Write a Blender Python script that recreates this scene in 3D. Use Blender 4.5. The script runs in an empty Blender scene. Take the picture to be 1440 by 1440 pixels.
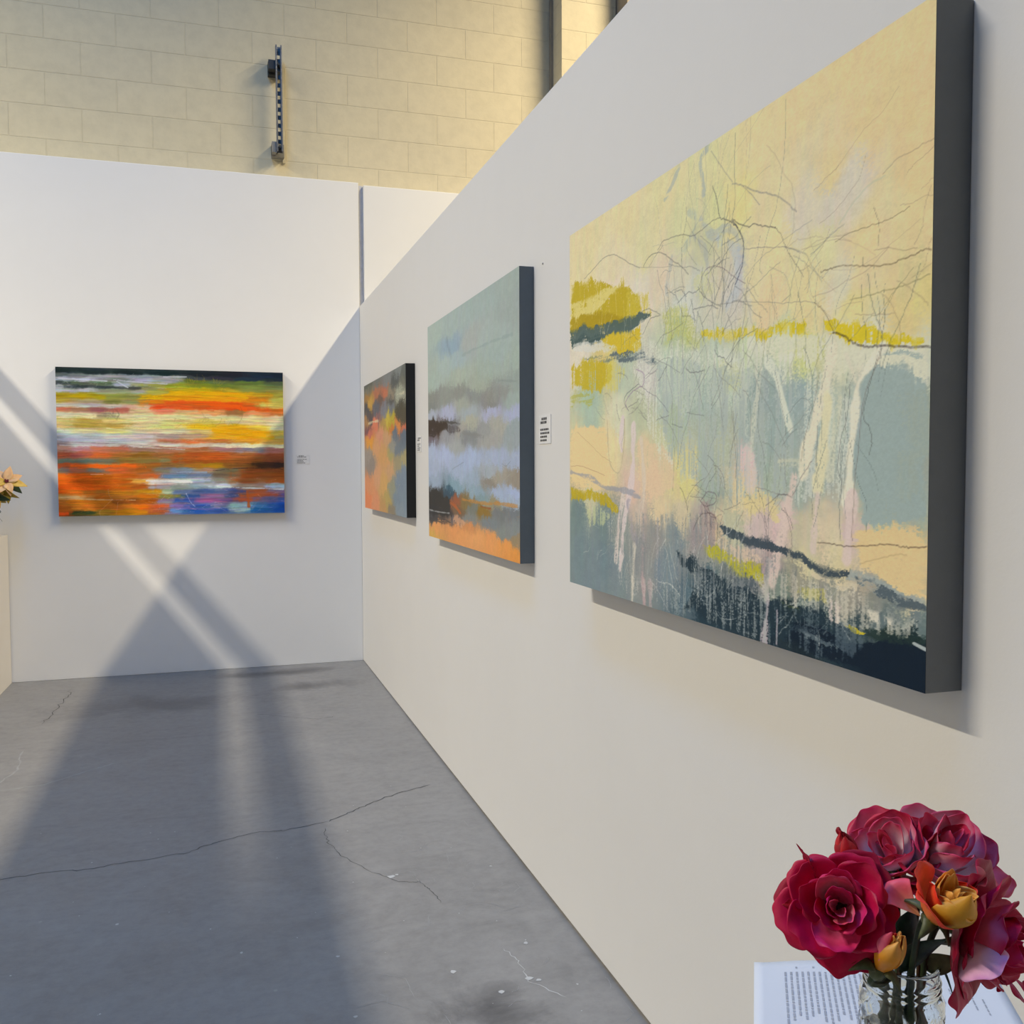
import bpy, bmesh, math, random
import numpy as np
from mathutils import Vector, Matrix
COL = bpy.context.scene.collection
random.seed(7)

# ---------------------------------------------------------------- helpers
def lin(c):
    return tuple(((x/255)/12.92 if x/255 <= .04045 else ((x/255+.055)/1.055)**2.4) for x in c)
def tag(o, label=None, cat=None, group=None, kind=None):
    if label: o['label'] = label
    if cat: o['category'] = cat
    if group: o['group'] = group
    if kind: o['kind'] = kind
    return o
def empty(name, loc, label, cat, group=None):
    o = bpy.data.objects.new(name, None); COL.objects.link(o); o.location = loc; o.empty_display_size = .05
    return tag(o, label, cat, group)
def mesh_obj(name, verts, faces, mat=None, parent=None, smooth=False, mats=None, mi=None):
    """verts are world coordinates; a parent is assumed unrotated, so they are shifted to its origin"""
    me = bpy.data.meshes.new(name)
    off = Vector(parent.matrix_basis.translation) if parent else Vector((0, 0, 0))
    if parent and parent.parent: off = off+Vector(parent.parent.matrix_basis.translation)
    me.from_pydata([tuple(Vector(v)-off) for v in verts], [], faces)
    for m in (mats or ([mat] if mat else [])): me.materials.append(m)
    if mi: me.polygons.foreach_set('material_index', mi)
    if smooth: me.polygons.foreach_set('use_smooth', [True]*len(me.polygons))
    me.update()
    o = bpy.data.objects.new(name, me); COL.objects.link(o)
    if parent: o.parent = parent
    return o
class MB:
    def __init__(s): s.v = []; s.f = []; s.m = []
    def add(s, v, f, m=0):
        n = len(s.v); s.v += [tuple(p) for p in v]; s.f += [tuple(i+n for i in q) for q in f]; s.m += [m]*len(f)
    def box(s, a, b, m=0):
        (x0, y0, z0), (x1, y1, z1) = a, b
        s.add([(x0, y0, z0), (x1, y0, z0), (x1, y1, z0), (x0, y1, z0), (x0, y0, z1), (x1, y0, z1), (x1, y1, z1), (x0, y1, z1)],
              [(0, 3, 2, 1), (4, 5, 6, 7), (0, 1, 5, 4), (1, 2, 6, 5), (2, 3, 7, 6), (3, 0, 4, 7)], m)
    def tube(s, pts, r, n=8, m=0):
        pts = [Vector(p) for p in pts]; rs = r if isinstance(r, (list, tuple)) else [r]*len(pts)
        rings = []; up = Vector((0, 0, 1)); prev = None
        for i, p in enumerate(pts):
            t = (pts[min(i+1, len(pts)-1)]-pts[max(i-1, 0)]).normalized()
            a = t.cross(up) if prev is None else prev-t*prev.dot(t)
            if a.length < 1e-4: a = t.cross(Vector((1, 0, 0)))
            a.normalize(); prev = a; b = t.cross(a)
            rings.append([p+(a*math.cos(k*2*math.pi/n)+b*math.sin(k*2*math.pi/n))*rs[i] for k in range(n)])
        v = [q for rg in rings for q in rg]; f = []
        for i in range(len(pts)-1):
            for k in range(n): f.append((i*n+k, i*n+(k+1) % n, (i+1)*n+(k+1) % n, (i+1)*n+k))
        f.append(tuple(range(n-1, -1, -1))); f.append(tuple((len(pts)-1)*n+k for k in range(n)))
        s.add(v, f, m)
    def build(s, name, mats, parent=None, smooth=False, bevel=0):
        if not isinstance(mats, (list, tuple)): mats = [mats]
        o = mesh_obj(name, s.v, s.f, None, parent, smooth, list(mats), s.m)
        if bevel:
            b = o.modifiers.new('bevel', 'BEVEL'); b.width = bevel; b.segments = 2; b.limit_method = 'ANGLE'
        return o
def lathe(prof, c, n=48, disp=None):
    v = []; f = []
    for i, (r, z) in enumerate(prof):
        for k in range(n):
            a = 2*math.pi*k/n; rr = r+(disp(a, z, i) if disp else 0)
            v.append((c[0]+rr*math.cos(a), c[1]+rr*math.sin(a), c[2]+z))
    for i in range(len(prof)-1):
        for k in range(n): f.append((i*n+k, i*n+(k+1) % n, (i+1)*n+(k+1) % n, (i+1)*n+k))
    return v, f

class NT:
    def __init__(s, name):
        s.m = bpy.data.materials.new(name); s.m.use_nodes = True; s.t = s.m.node_tree
        s.b = s.t.nodes['Principled BSDF']
    def n(s, t, **kw):
        q = s.t.nodes.new(t)
        for k, v in kw.items():
            if k in q.inputs.keys() if False else False: pass
            setattr(q, k, v)
        return q
    def l(s, a, b): s.t.links.new(a, b)
    def coord(s, scale=(1, 1, 1), loc=(0, 0, 0)):
        tc = s.n('ShaderNodeTexCoord'); mp = s.n('ShaderNodeMapping'); s.l(tc.outputs['Object'], mp.inputs['Vector'])
        mp.inputs['Scale'].default_value = scale; mp.inputs['Location'].default_value = loc
        return mp.outputs['Vector']
    def noise(s, vec, scale, detail=4, rough=.6, dist=0):
        q = s.n('ShaderNodeTexNoise'); s.l(vec, q.inputs['Vector']); q.inputs['Scale'].default_value = scale
        q.inputs['Detail'].default_value = detail; q.inputs['Roughness'].default_value = rough; q.inputs['Distortion'].default_value = dist
        return q.outputs['Fac']
    def ramp(s, fac, stops):
        q = s.n('ShaderNodeValToRGB'); s.l(fac, q.inputs['Fac']); e = q.color_ramp.elements
        while len(e) < len(stops): e.new(.5)
        for el, (p, c) in zip(e, stops): el.position = p; el.color = (*c, 1) if len(c) == 3 else c
        return q.outputs['Color']
    def mix(s, fac, a, b, mode='MIX'):
        q = s.n('ShaderNodeMixRGB'); q.blend_type = mode
        for sock, val in ((q.inputs['Fac'], fac), (q.inputs['Color1'], a), (q.inputs['Color2'], b)):
            if hasattr(val, 'links'): s.l(val, sock)
            elif isinstance(val, (int, float)): sock.default_value = val
            else: sock.default_value = (*val, 1)
        return q.outputs['Color']
    def bump(s, h, strength, dist=.01, chain=None):
        q = s.n('ShaderNodeBump'); s.l(h, q.inputs['Height']); q.inputs['Strength'].default_value = strength; q.inputs['Distance'].default_value = dist
        if chain: s.l(chain, q.inputs['Normal'])
        return q.outputs['Normal']
    def set(s, **kw):
        for k, v in kw.items():
            i = s.b.inputs[k.replace('_', ' ')]
            if hasattr(v, 'links'): s.l(v, i)
            elif isinstance(v, (int, float)): i.default_value = v
            else: i.default_value = (*v, 1) if len(v) == 3 else v
        return s.m
def simple(name, c, rough=.6, var=.08, scale=30, metal=0, bump=.05, spec=.5):
    N = NT(name); v = N.coord(); f = N.noise(v, scale)
    a = tuple(x*(1-var) for x in c); b = tuple(min(1, x*(1+var)) for x in c)
    N.set(Base_Color=N.ramp(f, [(.3, a), (.7, b)]), Roughness=rough, Metallic=metal, Normal=N.bump(f, bump, .002))
    N.b.inputs['Specular IOR Level'].default_value = spec
    return N.m

# ---------------------------------------------------------------- materials
def wall_paint(name, c, sc=1.0):
    N = NT(name); v = N.coord()
    big = N.noise(v, 1.3, 3); roller = N.noise(v, 160, 3, .7); sm = N.noise(v, 9, 5, .6, .6)
    c1 = N.ramp(big, [(.3, tuple(x*.975 for x in c)), (.7, tuple(min(1, x*1.02) for x in c))])
    col = N.mix(.5, c1, N.ramp(sm, [(.3, tuple(x*.98 for x in c)), (.7, c)]))
    nn = N.bump(roller, .10, .0015); nn = N.bump(sm, .10, .006, nn)
    N.set(Base_Color=col, Roughness=.62, Normal=nn); N.b.inputs['Specular IOR Level'].default_value = .3
    return N.m
M_white = wall_paint('white_wall_paint', (.85, .85, .84))
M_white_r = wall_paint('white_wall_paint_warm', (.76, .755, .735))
M_groove = simple('panel_joint_paint', (.55, .56, .6))
M_dark = simple('gap_shade', (.012, .011, .010), .9)
M_ply = simple('raw_board_edge', (.55, .46, .34), .8)

def block_mat():
    N = NT('painted_concrete_block')
    tc = N.n('ShaderNodeTexCoord'); sp = N.n('ShaderNodeSeparateXYZ'); N.l(tc.outputs['Object'], sp.inputs[0])
    cb = N.n('ShaderNodeCombineXYZ'); N.l(sp.outputs['X'], cb.inputs['X']); N.l(sp.outputs['Z'], cb.inputs['Y'])
    mp = N.n('ShaderNodeMapping'); N.l(cb.outputs[0], mp.inputs['Vector']); mp.inputs['Location'].default_value = (BLK_X, BLK_Z, 0)
    dis = N.noise(mp.outputs['Vector'], 9, 3)
    br = N.n('ShaderNodeTexBrick'); N.l(mp.outputs['Vector'], br.inputs['Vector'])
    br.offset = .5; br.squash = 1; br.inputs['Scale'].default_value = 1; br.inputs['Brick Width'].default_value = .416; br.inputs['Row Height'].default_value = .2055
    br.inputs['Mortar Size'].default_value = .004; br.inputs['Mortar Smooth'].default_value = .35; br.inputs['Bias'].default_value = 0
    br.inputs['Color1'].default_value = (.72, .64, .445, 1); br.inputs['Color2'].default_value = (.66, .595, .42, 1); br.inputs['Mortar'].default_value = (.585, .52, .37, 1)
    big = N.noise(mp.outputs['Vector'], .9, 3)
    fine = N.noise(mp.outputs['Vector'], 60, 4, .7); med = N.noise(mp.outputs['Vector'], 12, 5, .65)
    col = N.mix(.55, br.outputs['Color'], N.ramp(big, [(.3, (.64, .585, .43)), (.7, (.73, .65, .43))]))
    col = N.mix(.25, col, N.ramp(med, [(.35, (.54, .48, .35)), (.6, (.74, .66, .47))]))
    inv = N.n('ShaderNodeMath', operation='SUBTRACT'); inv.inputs[0].default_value = 1; N.l(br.outputs['Fac'], inv.inputs[1])
    nn = N.bump(inv.outputs[0], .55, .008); nn = N.bump(med, .35, .004, nn); nn = N.bump(fine, .25, .002, nn)
    N.set(Base_Color=col, Roughness=.7, Normal=nn); N.b.inputs['Specular IOR Level'].default_value = .3
    return N.m
BLK_X, BLK_Z = .2562, -3.377+.2055*20
M_block = block_mat()

def floor_mat():
    N = NT('stained_concrete'); v = N.coord()
    a = N.noise(v, .8, 6, .6, .5); b = N.noise(v, 3.5, 8, .68, .8); c = N.noise(v, 26, 6, .7); d = N.noise(v, 150, 3, .7)
    st = N.noise(N.coord((2.2, 6, 1)), 1.6, 6, .62, 1.2)
    col = N.ramp(a, [(.30, (.250, .250, .248)), (.5, (.300, .300, .298)), (.7, (.350, .350, .346))])
    col = N.mix(.62, col, N.ramp(b, [(.30, (.185, .188, .194)), (.5, (.295, .296, .296)), (.72, (.385, .382, .374))]))
    col = N.mix(.16, col, N.ramp(st, [(.36, (.15, .15, .155)), (.5, (.30, .30, .298)), (.7, (.36, .355, .35))]))
    col = N.mix(.22, col, N.ramp(c, [(.34, (.18, .18, .18)), (.5, (.30, .30, .30)), (.74, (.44, .44, .43))]))
    # oily patches near the back wall and the round one in the foreground
    for (x, y, rx, ry, k) in ((-.33, -4.28, .11, .12, .95), (-.62, -.22, .40, .10, .75), (-.42, -.66, .26, .12, .65), (-1.25, -.84, .55, .22, .5), (-1.41, -1.72, .20, .18, .16)):
        sp = N.n('ShaderNodeMapping'); sp.vector_type = 'POINT'; tc = N.n('ShaderNodeTexCoord'); N.l(tc.outputs['Object'], sp.inputs['Vector'])
        sp.inputs['Location'].default_value = (-x/rx, -y/ry, 0); sp.inputs['Scale'].default_value = (1/rx, 1/ry, 0)
        ln = N.n('ShaderNodeVectorMath', operation='LENGTH'); N.l(sp.outputs[0], ln.inputs[0])
        ad = N.n('ShaderNodeMath', operation='MULTIPLY_ADD'); N.l(b, ad.inputs[0]); ad.inputs[1].default_value = 2.6; N.l(ln.outputs['Value'], ad.inputs[2])
        m = N.ramp(ad.outputs[0], [(0, (k, k, k)), (.99, (0, 0, 0))])
        mr = N.n('ShaderNodeMapRange'); N.l(ad.outputs[0], mr.inputs[0]); mr.inputs[1].default_value = 1.4; mr.inputs[2].default_value = 2.5; mr.inputs[3].default_value = k; mr.inputs[4].default_value = 0
        col = N.mix(mr.outputs[0], col, (.07, .07, .075))
    vo = N.n('ShaderNodeTexVoronoi'); N.l(v, vo.inputs['Vector']); vo.inputs['Scale'].default_value = 7
    mr = N.n('ShaderNodeMapRange'); N.l(vo.outputs['Distance'], mr.inputs[0]); mr.inputs[1].default_value = .03; mr.inputs[2].default_value = .045; mr.inputs[3].default_value = .8; mr.inputs[4].default_value = 0
    rr = N.n('ShaderNodeMath', operation='MULTIPLY'); N.l(mr.outputs[0], rr.inputs[0]); N.l(N.ramp(b, [(.52, (0, 0, 0)), (.58, (1, 1, 1))]), rr.inputs[1])
    col = N.mix(rr.outputs[0], col, (.42, .42, .40))
    col = N.mix(1, col, (.93, .915, .90), 'MULTIPLY')
    rough = N.ramp(b, [(.3, (.42, .42, .42)), (.7, (.62, .62, .62))])
    nn = N.bump(c, .12, .003); nn = N.bump(d, .10, .001, nn)
    N.set(Base_Color=col, Roughness=rough, Normal=nn)
    return N.m
M_floor = floor_mat()
M_crack = simple('crack_dark', (.08, .08, .082), .9)  # flat dark tone of the crack ribbons
M_chip = simple('pale_scuff', (.55, .56, .56), .7)
M_chip2 = simple('faint_scuff', (.36, .365, .365), .7)

# ---------------------------------------------------------------- setting
def struct(name, mb, mats, **kw):
    o = mb.build(name, mats, **kw); o['kind'] = 'structure'; return o

b = MB(); b.add([(-9, -11, 0), (6, -11, 0), (6, .14, 0), (-9, .14, 0)], [(0, 1, 2, 3)], 0)
rc = random.Random(3)
def ribbon(pts, w, m, z=.0006, jit=.006, sub=7):
    P = []
    for a_, b_ in zip(pts[:-1], pts[1:]):
        for k in range(sub):
            t = k/sub; P.append(Vector((a_[0]+(b_[0]-a_[0])*t+rc.uniform(-jit, jit), a_[1]+(b_[1]-a_[1])*t+rc.uniform(-jit, jit), z)))
    P.append(Vector((*pts[-1], z))); v = []; f = []
    for i, p in enumerate(P):
        t = (P[min(i+1, len(P)-1)]-P[max(0, i-1)]); nrm = Vector((-t.y, t.x, 0)).normalized()
        ww = w*rc.uniform(.35, 1.2)*(.25 if i in (0, len(P)-1) else 1)
        v += [p+nrm*ww/2, p-nrm*ww/2]
    for i in range(len(P)-1): f.append((2*i, 2*i+1, 2*i+3, 2*i+2))
    b.add(v, f, m)
ribbon([(-2.3, -3.2), (-1.93, -3.2), (-1.631, -3.12), (-1.509, -3.098), (-1.388, -3.119), (-1.271, -3.098), (-1.07, -3.078), (-.977, -3.017), (-.83, -2.956), (-.731, -2.974), (-.568, -2.932)], .0034, 1)
ribbon([(-.568, -2.932), (-.485, -2.867), (-.392, -2.793), (-.263, -2.707), (-.12, -2.65)], .0055, 1)
ribbon([(-.591, -3.0), (-.591, -3.136), (-.571, -3.239), (-.489, -3.415), (-.416, -3.523), (-.351, -3.544), (-.33, -3.604), (-.32, -3.708)], .0022, 1)
ribbon([(-.22, -4.03), (-.2, -4.10), (-.205, -4.2), (-.14, -4.3)], .003, 2)
ribbon([(-1.824, -1.105), (-1.814, -.837), (-1.787, -.596), (-1.794, -.32)], .004, 1, jit=.015)
ribbon([(-.75, -1.25), (-.62, -1.35), (-.45, -1.45), (-.36, -1.42)], .003, 1, jit=.012)
ribbon([(-1.9, -2.19), (-1.813, -2.176), (-1.658, -2.153), (-1.485, -1.994), (-1.40, -1.93)], .012, 3, jit=.004)
ribbon([(-1.83, -1.6), (-1.80, -1.9), (-1.84, -2.1)], .010, 3)
for k in range(34):
    a_ = rc.uniform(0, math.pi); x = rc.uniform(-.62, -.02); y = rc.uniform(-4.5, -3.1); L = rc.uniform(.03, .16)
    ribbon([(x, y), (min(-.01, x+math.cos(a_)*L*.6), y+math.sin(a_)*L*.6), (min(-.01, x+math.cos(a_+.4)*L), y+math.sin(a_+.4)*L)], .0014, 3, jit=.002)
specks = [(-.431, -3.479, .016), (-.379, -4.1, .010), (-.15, -4.015, .009), (-.18, -4.204, .008), (-1.241, -3.552, .006), (-.902, -3.829, .006), (-.656, -3.928, .006), (-.65, -4.224, .006), (-.103, -3.5, .007), (-.286, -4.228, .009), (-.41, -3.47, .008), (-.20, -4.19, .012)]
for k in range(46): specks.append((rc.uniform(-1.7, -.03), rc.uniform(-4.5, -2.6), rc.uniform(.0015, .004)))
for x, y, r in specks:
    n = 7; b.add([(x+math.cos(k*2*math.pi/n)*r*rc.uniform(.4, 1.1), y+math.sin(k*2*math.pi/n)*r*rc.uniform(.4, 1.1), .0008) for k in range(n)], [tuple(range(n))], 2)
struct('floor', b, [M_floor, M_crack, M_chip, M_chip2])

b = MB(); b.box((-9, .14, 0), (6, .34, 6.8)); struct('wall_far', b, M_block)
# pilaster and steel column of the block wall
b = MB(); b.box((1.4326, -.07, 3.0), (1.845, .14, 6.8)); struct('trim_1', b, M_block)
M_col = simple('brown_grey_column_and_gap_shade', (.33, .28, .21), .6)
b = MB(); b.box((1.85, -.26, 2.9), (2.15, .14, 6.8)); struct('trim_2', b, M_col)
b = MB(); b.box((1.412, .105, 2.9), (1.4326, .14, 6.8)); struct('trim_gap_shade', b, M_col)  # strip in the column's brown, painted as the narrow gap shadow beside the pilaster
# white display partition at the back: two panels with an open joint between them
b = MB(); b.box((-4.2, 0, 0), (0.0, .10, 3.235)); b.box((.034, 0, 2.3), (1.3, .10, 3.222)); b.box((0.0, .030, 2.3), (.034, .10, 3.225), 1); b.box((0.0, .0, 0), (.12, .10, 2.38))
struct('wall_back', b, [M_white, M_groove], bevel=.003)
# long white partition at the right, over a recessed strip coloured near black as the floor gap's shade
b = MB(); b.add([(0, -9, .024), (.12, -9, .024), (.12, 0, .004), (0, 0, .004), (0, -9, 2.412), (.12, -9, 2.412), (.12, 0, 2.412), (0, 0, 2.412)], [(0, 3, 2, 1), (4, 5, 6, 7), (0, 1, 5, 4), (1, 2, 6, 5), (2, 3, 7, 6), (3, 0, 4, 7)])
b.box((.03, -9, 0), (.10, 0, .025), 1)
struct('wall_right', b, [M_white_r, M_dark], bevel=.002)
# left partition and, above it, the timber header that leaves a slot of light towards the back
b = MB(); b.box((-2.83, -2.9, 0), (-2.79, 0, 2.41)); b.box((-2.91, -9, 0), (-2.79, -2.9, 2.66)); b.box((-2.812, -2.9, 2.53), (-2.79, 0, 2.66))
struct('wall_left', b, M_white)

# ---------------------------------------------------------------- left pedestal
def box_thing(name, label, cat, x0, x1, y0, y1, h, mat):
    b = MB(); b.box((x0, y0, 0), (x1, y1, h)); o = b.build(name, mat, bevel=.002)
    return tag(o, label, cat)
M_ped = wall_paint('pedestal_paint', (.72, .695, .655))
box_thing('pedestal', 'tall cream pedestal against the back wall carrying the poinsettia', 'pedestal', -2.615, -2.17, -.46, -.012, .917, M_ped)

# ---------------------------------------------------------------- abstract paintings: pigment laid on a dense canvas grid
def _up(g, W, H):
    gh, gw = g.shape
    x = np.linspace(0, gw-1.001, W); y = np.linspace(0, gh-1.001, H)
    xi = x.astype(int); yi = y.astype(int); fx = x-xi; fy = y-yi
    fx = fx*fx*(3-2*fx); fy = (fy*fy*(3-2*fy))[:, None]
    a = g[yi][:, xi]*(1-fx)+g[yi][:, xi+1]*fx
    b = g[yi+1][:, xi]*(1-fx)+g[yi+1][:, xi+1]*fx
    return a*(1-fy)+b*fy
def fbm(W, H, cu, cv, octv, seed):
    r = np.random.RandomState(seed); out = np.zeros((H, W)); amp = 1; tot = 0
    for o in range(octv):
        gw = int(min(W, max(2, cu*2**o+2))); gh = int(min(H, max(2, cv*2**o+2)))
        out += amp*_up(r.rand(gh, gw), W, H); tot += amp; amp *= .55
    out /= tot
    lo, hi = np.percentile(out, 2), np.percentile(out, 98)
    return np.clip((out-lo)/(hi-lo), 0, 1)
def sstep(a, b, x):
    t = np.clip((x-a)/(b-a), 0, 1); return t*t*(3-2*t)
def smooth_pts(p, n=6):
    p = [np.array(q, float) for q in p]
    if len(p) < 3: return p
    q = [p[0]]+p+[p[-1]]; out = []
    for i in range(1, len(q)-2):
        for k in range(n):
            t = k/n
            out.append(.5*((2*q[i])+(-q[i-1]+q[i+1])*t+(2*q[i-1]-5*q[i]+4*q[i+1]-q[i+2])*t*t+(-q[i-1]+3*q[i]-3*q[i+1]+q[i+2])*t**3))
    out.append(q[-2]); return out
class Canvas:
    def __init__(s, w, h, nu, nv, seed):
        s.w, s.h, s.W, s.H = w, h, nu, nv
        s.U, s.V = np.meshgrid(np.linspace(0, w, nu), np.linspace(0, h, nv))
        k = 1/.05
        s.n1 = fbm(nu, nv, w*k, h*k, 5, seed)-.5; s.n2 = fbm(nu, nv, w*k, h*k, 5, seed+1)-.5
        s.st = {'h': fbm(nu, nv, w*9, h*150, 4, seed+2), 'v': fbm(nu, nv, w*150, h*9, 4, seed+3), 'd': fbm(nu, nv, w*45, h*60, 4, seed+4)}
        s.st['s'] = fbm(nu, nv, w*260, h*380, 2, seed+5)
        s.C = np.zeros((nv, nu, 3)); s.rs = np.random.RandomState(seed+9)
    def box(s, pts, pad):
        p = np.array(pts); x0, y0 = p.min(0)-pad; x1, y1 = p.max(0)+pad
        i0 = int(max(0, np.floor(x0/s.w*(s.W-1)))); i1 = int(min(s.W, np.ceil(x1/s.w*(s.W-1))+1))
        j0 = int(max(0, np.floor(y0/s.h*(s.H-1)))); j1 = int(min(s.H, np.ceil(y1/s.h*(s.H-1))+1))
        return slice(j0, max(j0, j1)), slice(i0, max(i0, i1))
    def mix(s, sl, col, m):
        j, i = sl
        s.C[sl] = s.C[sl]*(1-m[..., None])+np.array(col, float)*m[..., None]
    def base(s, samp, aniso, power, warp):
        ax, ay = aniso
        num = np.zeros((s.H, s.W, 3)); den = np.zeros((s.H, s.W))
        U = s.U+s.n1*warp*(3 if ay > 3 else 1.2)+(s.st['h']-.5)*warp*.6; V = s.V+s.n2*warp*(.5 if ay > 3 else 1.2)+(s.st['v' if ay < 3 else 'h']-.5)*warp*(.3 if ay < 3 else .35)
        wf = (s.st['s']-.5)*warp*(.9 if ay < 3 else .25); U = U+wf; V = V+wf*(.9 if ay < 3 else .3)
        for u, v, r, g, b in samp:
            d = ((U-u)*ax)**2+((V-v)*ay)**2+1e-6
            w_ = d**(-power/2); den += w_
            for k, c in enumerate((r, g, b)): num[..., k] += w_*c
        s.C = num/den[..., None]
        s.C *= (1+(s.st['h' if ay > 3 else 'd']-.5)[..., None]*(.20 if ay > 3 else .035))
        for k in range(3):
            jn = fbm(s.W, s.H, s.w*(12 if ay > 3 else 70), s.h*(130 if ay > 3 else 10), 3, 900+k)
            s.C[..., k] *= 1+(jn-.5)*(.12 if ay > 3 else .022)
    def patch(s, col, al, edge, dry, sd, pts):
        sl = s.box(pts, edge*2)
        if s.U[sl].size == 0: return
        m = np.zeros(s.U[sl].shape)
        for f, o in ((.5, 0), (1, 0), (1.6, .1)):
            kh, kv = {'h': (2.0, .4), 'v': (.5, .75), 'd': (.8, .18)}[sd]
            U = s.U[sl]+s.n1[sl]*edge*1.2*f+(s.st['s'][sl]-.5)*edge*.35+(s.st['h'][sl]-.5)*edge*kh*f; V = s.V[sl]+s.n2[sl]*edge*1.2*f+(s.st['s'][sl]-.5)*edge*.35+(s.st['v'][sl]-.5)*edge*kv*f
            ins = np.zeros(U.shape, bool); n = len(pts)
            for k in range(n):
                (x1, y1), (x2, y2) = pts[k], pts[(k+1) % n]
                if abs(y2-y1) < 1e-9: continue
                ins ^= ((V > y1) != (V > y2)) & (U < (x2-x1)*(V-y1)/(y2-y1)+x1)
            m += ins/3
        st = .65*s.st[sd][sl]+.35*s.st['s'][sl]
        m *= sstep(dry*.75-.1, dry*.75+.18, st)*al
        s.mix(sl, np.array(col)*1.0, m)
    def seg(s, pts, width):
        sl = s.box(pts, width*2.5)
        D = np.full(s.U[sl].shape, 9.)
        U = s.U[sl]; V = s.V[sl]
        for a, b in zip(pts[:-1], pts[1:]):
            d = b-a; L = max(d@d, 1e-12)
            t = np.clip(((U-a[0])*d[0]+(V-a[1])*d[1])/L, 0, 1)
            D = np.minimum(D, np.hypot(U-a[0]-t*d[0], V-a[1]-t*d[1]))
        return sl, D
    def line(s, col, al, width, pts):
        pts = smooth_pts(pts)
        pts = [p+s.rs.randn(2)*.0006 for p in pts]
        sl, D = s.seg(pts, width)
        if D.size == 0: return
        m = 1-sstep(width*.12, width*.62, D)
        m *= .45+.55*s.st['s'][sl]
        s.mix(sl, col, m*al*.66)
    def brush(s, col, al, width, dry, pts):
        pts = smooth_pts(pts)
        sl, D = s.seg(pts, width)
        if D.size == 0: return
        D = D+s.n1[sl]*width*.7
        d = pts[-1]-pts[0]; sd = 'h' if abs(d[0]) > abs(d[1]) else 'v'
        st = .6*s.st[sd][sl]+.4*s.st['s'][sl]
        m = (1-sstep(width*.35, width*.75, D))*sstep(dry*.8-.12, dry*.8+.15, st)
        s.mix(sl, col, m*al)
    def scrib(s, col, al, width, n, ln, bb, seed, ang, spread):
        r = np.random.RandomState(seed)
        (x0, y0), (x1, y1) = bb
        for k in range(n):
            a = math.radians(ang+r.randn()*spread); p = np.array([x0+(x1-x0)*r.rand(), y0+(y1-y0)*r.rand()])
            L = ln*(.4+r.rand()); pts = [p]
            for q in range(4):
                a += r.randn()*.22; p = p+np.array([math.cos(a), math.sin(a)])*L/4; pts.append(p)
            s.line(col, min(1, al*1.5)*(.5+.5*r.rand()), width*(.7+.6*r.rand()), pts)
    def run(s, spec):
        s.base(spec['samp'], spec['aniso'], spec['power'], spec['warp'])
        for o in spec['ops']:
            {'P': s.patch, 'L': s.line, 'B': s.brush, 'S': s.scrib}[o[0]](*o[1:])
        s.C *= 1+(s.st['s']-.5)[..., None]*.04
        c = np.clip(s.C, 0, 255)/255
        return np.where(c <= .04045, c/12.92, ((c+.055)/1.055)**2.4)

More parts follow.
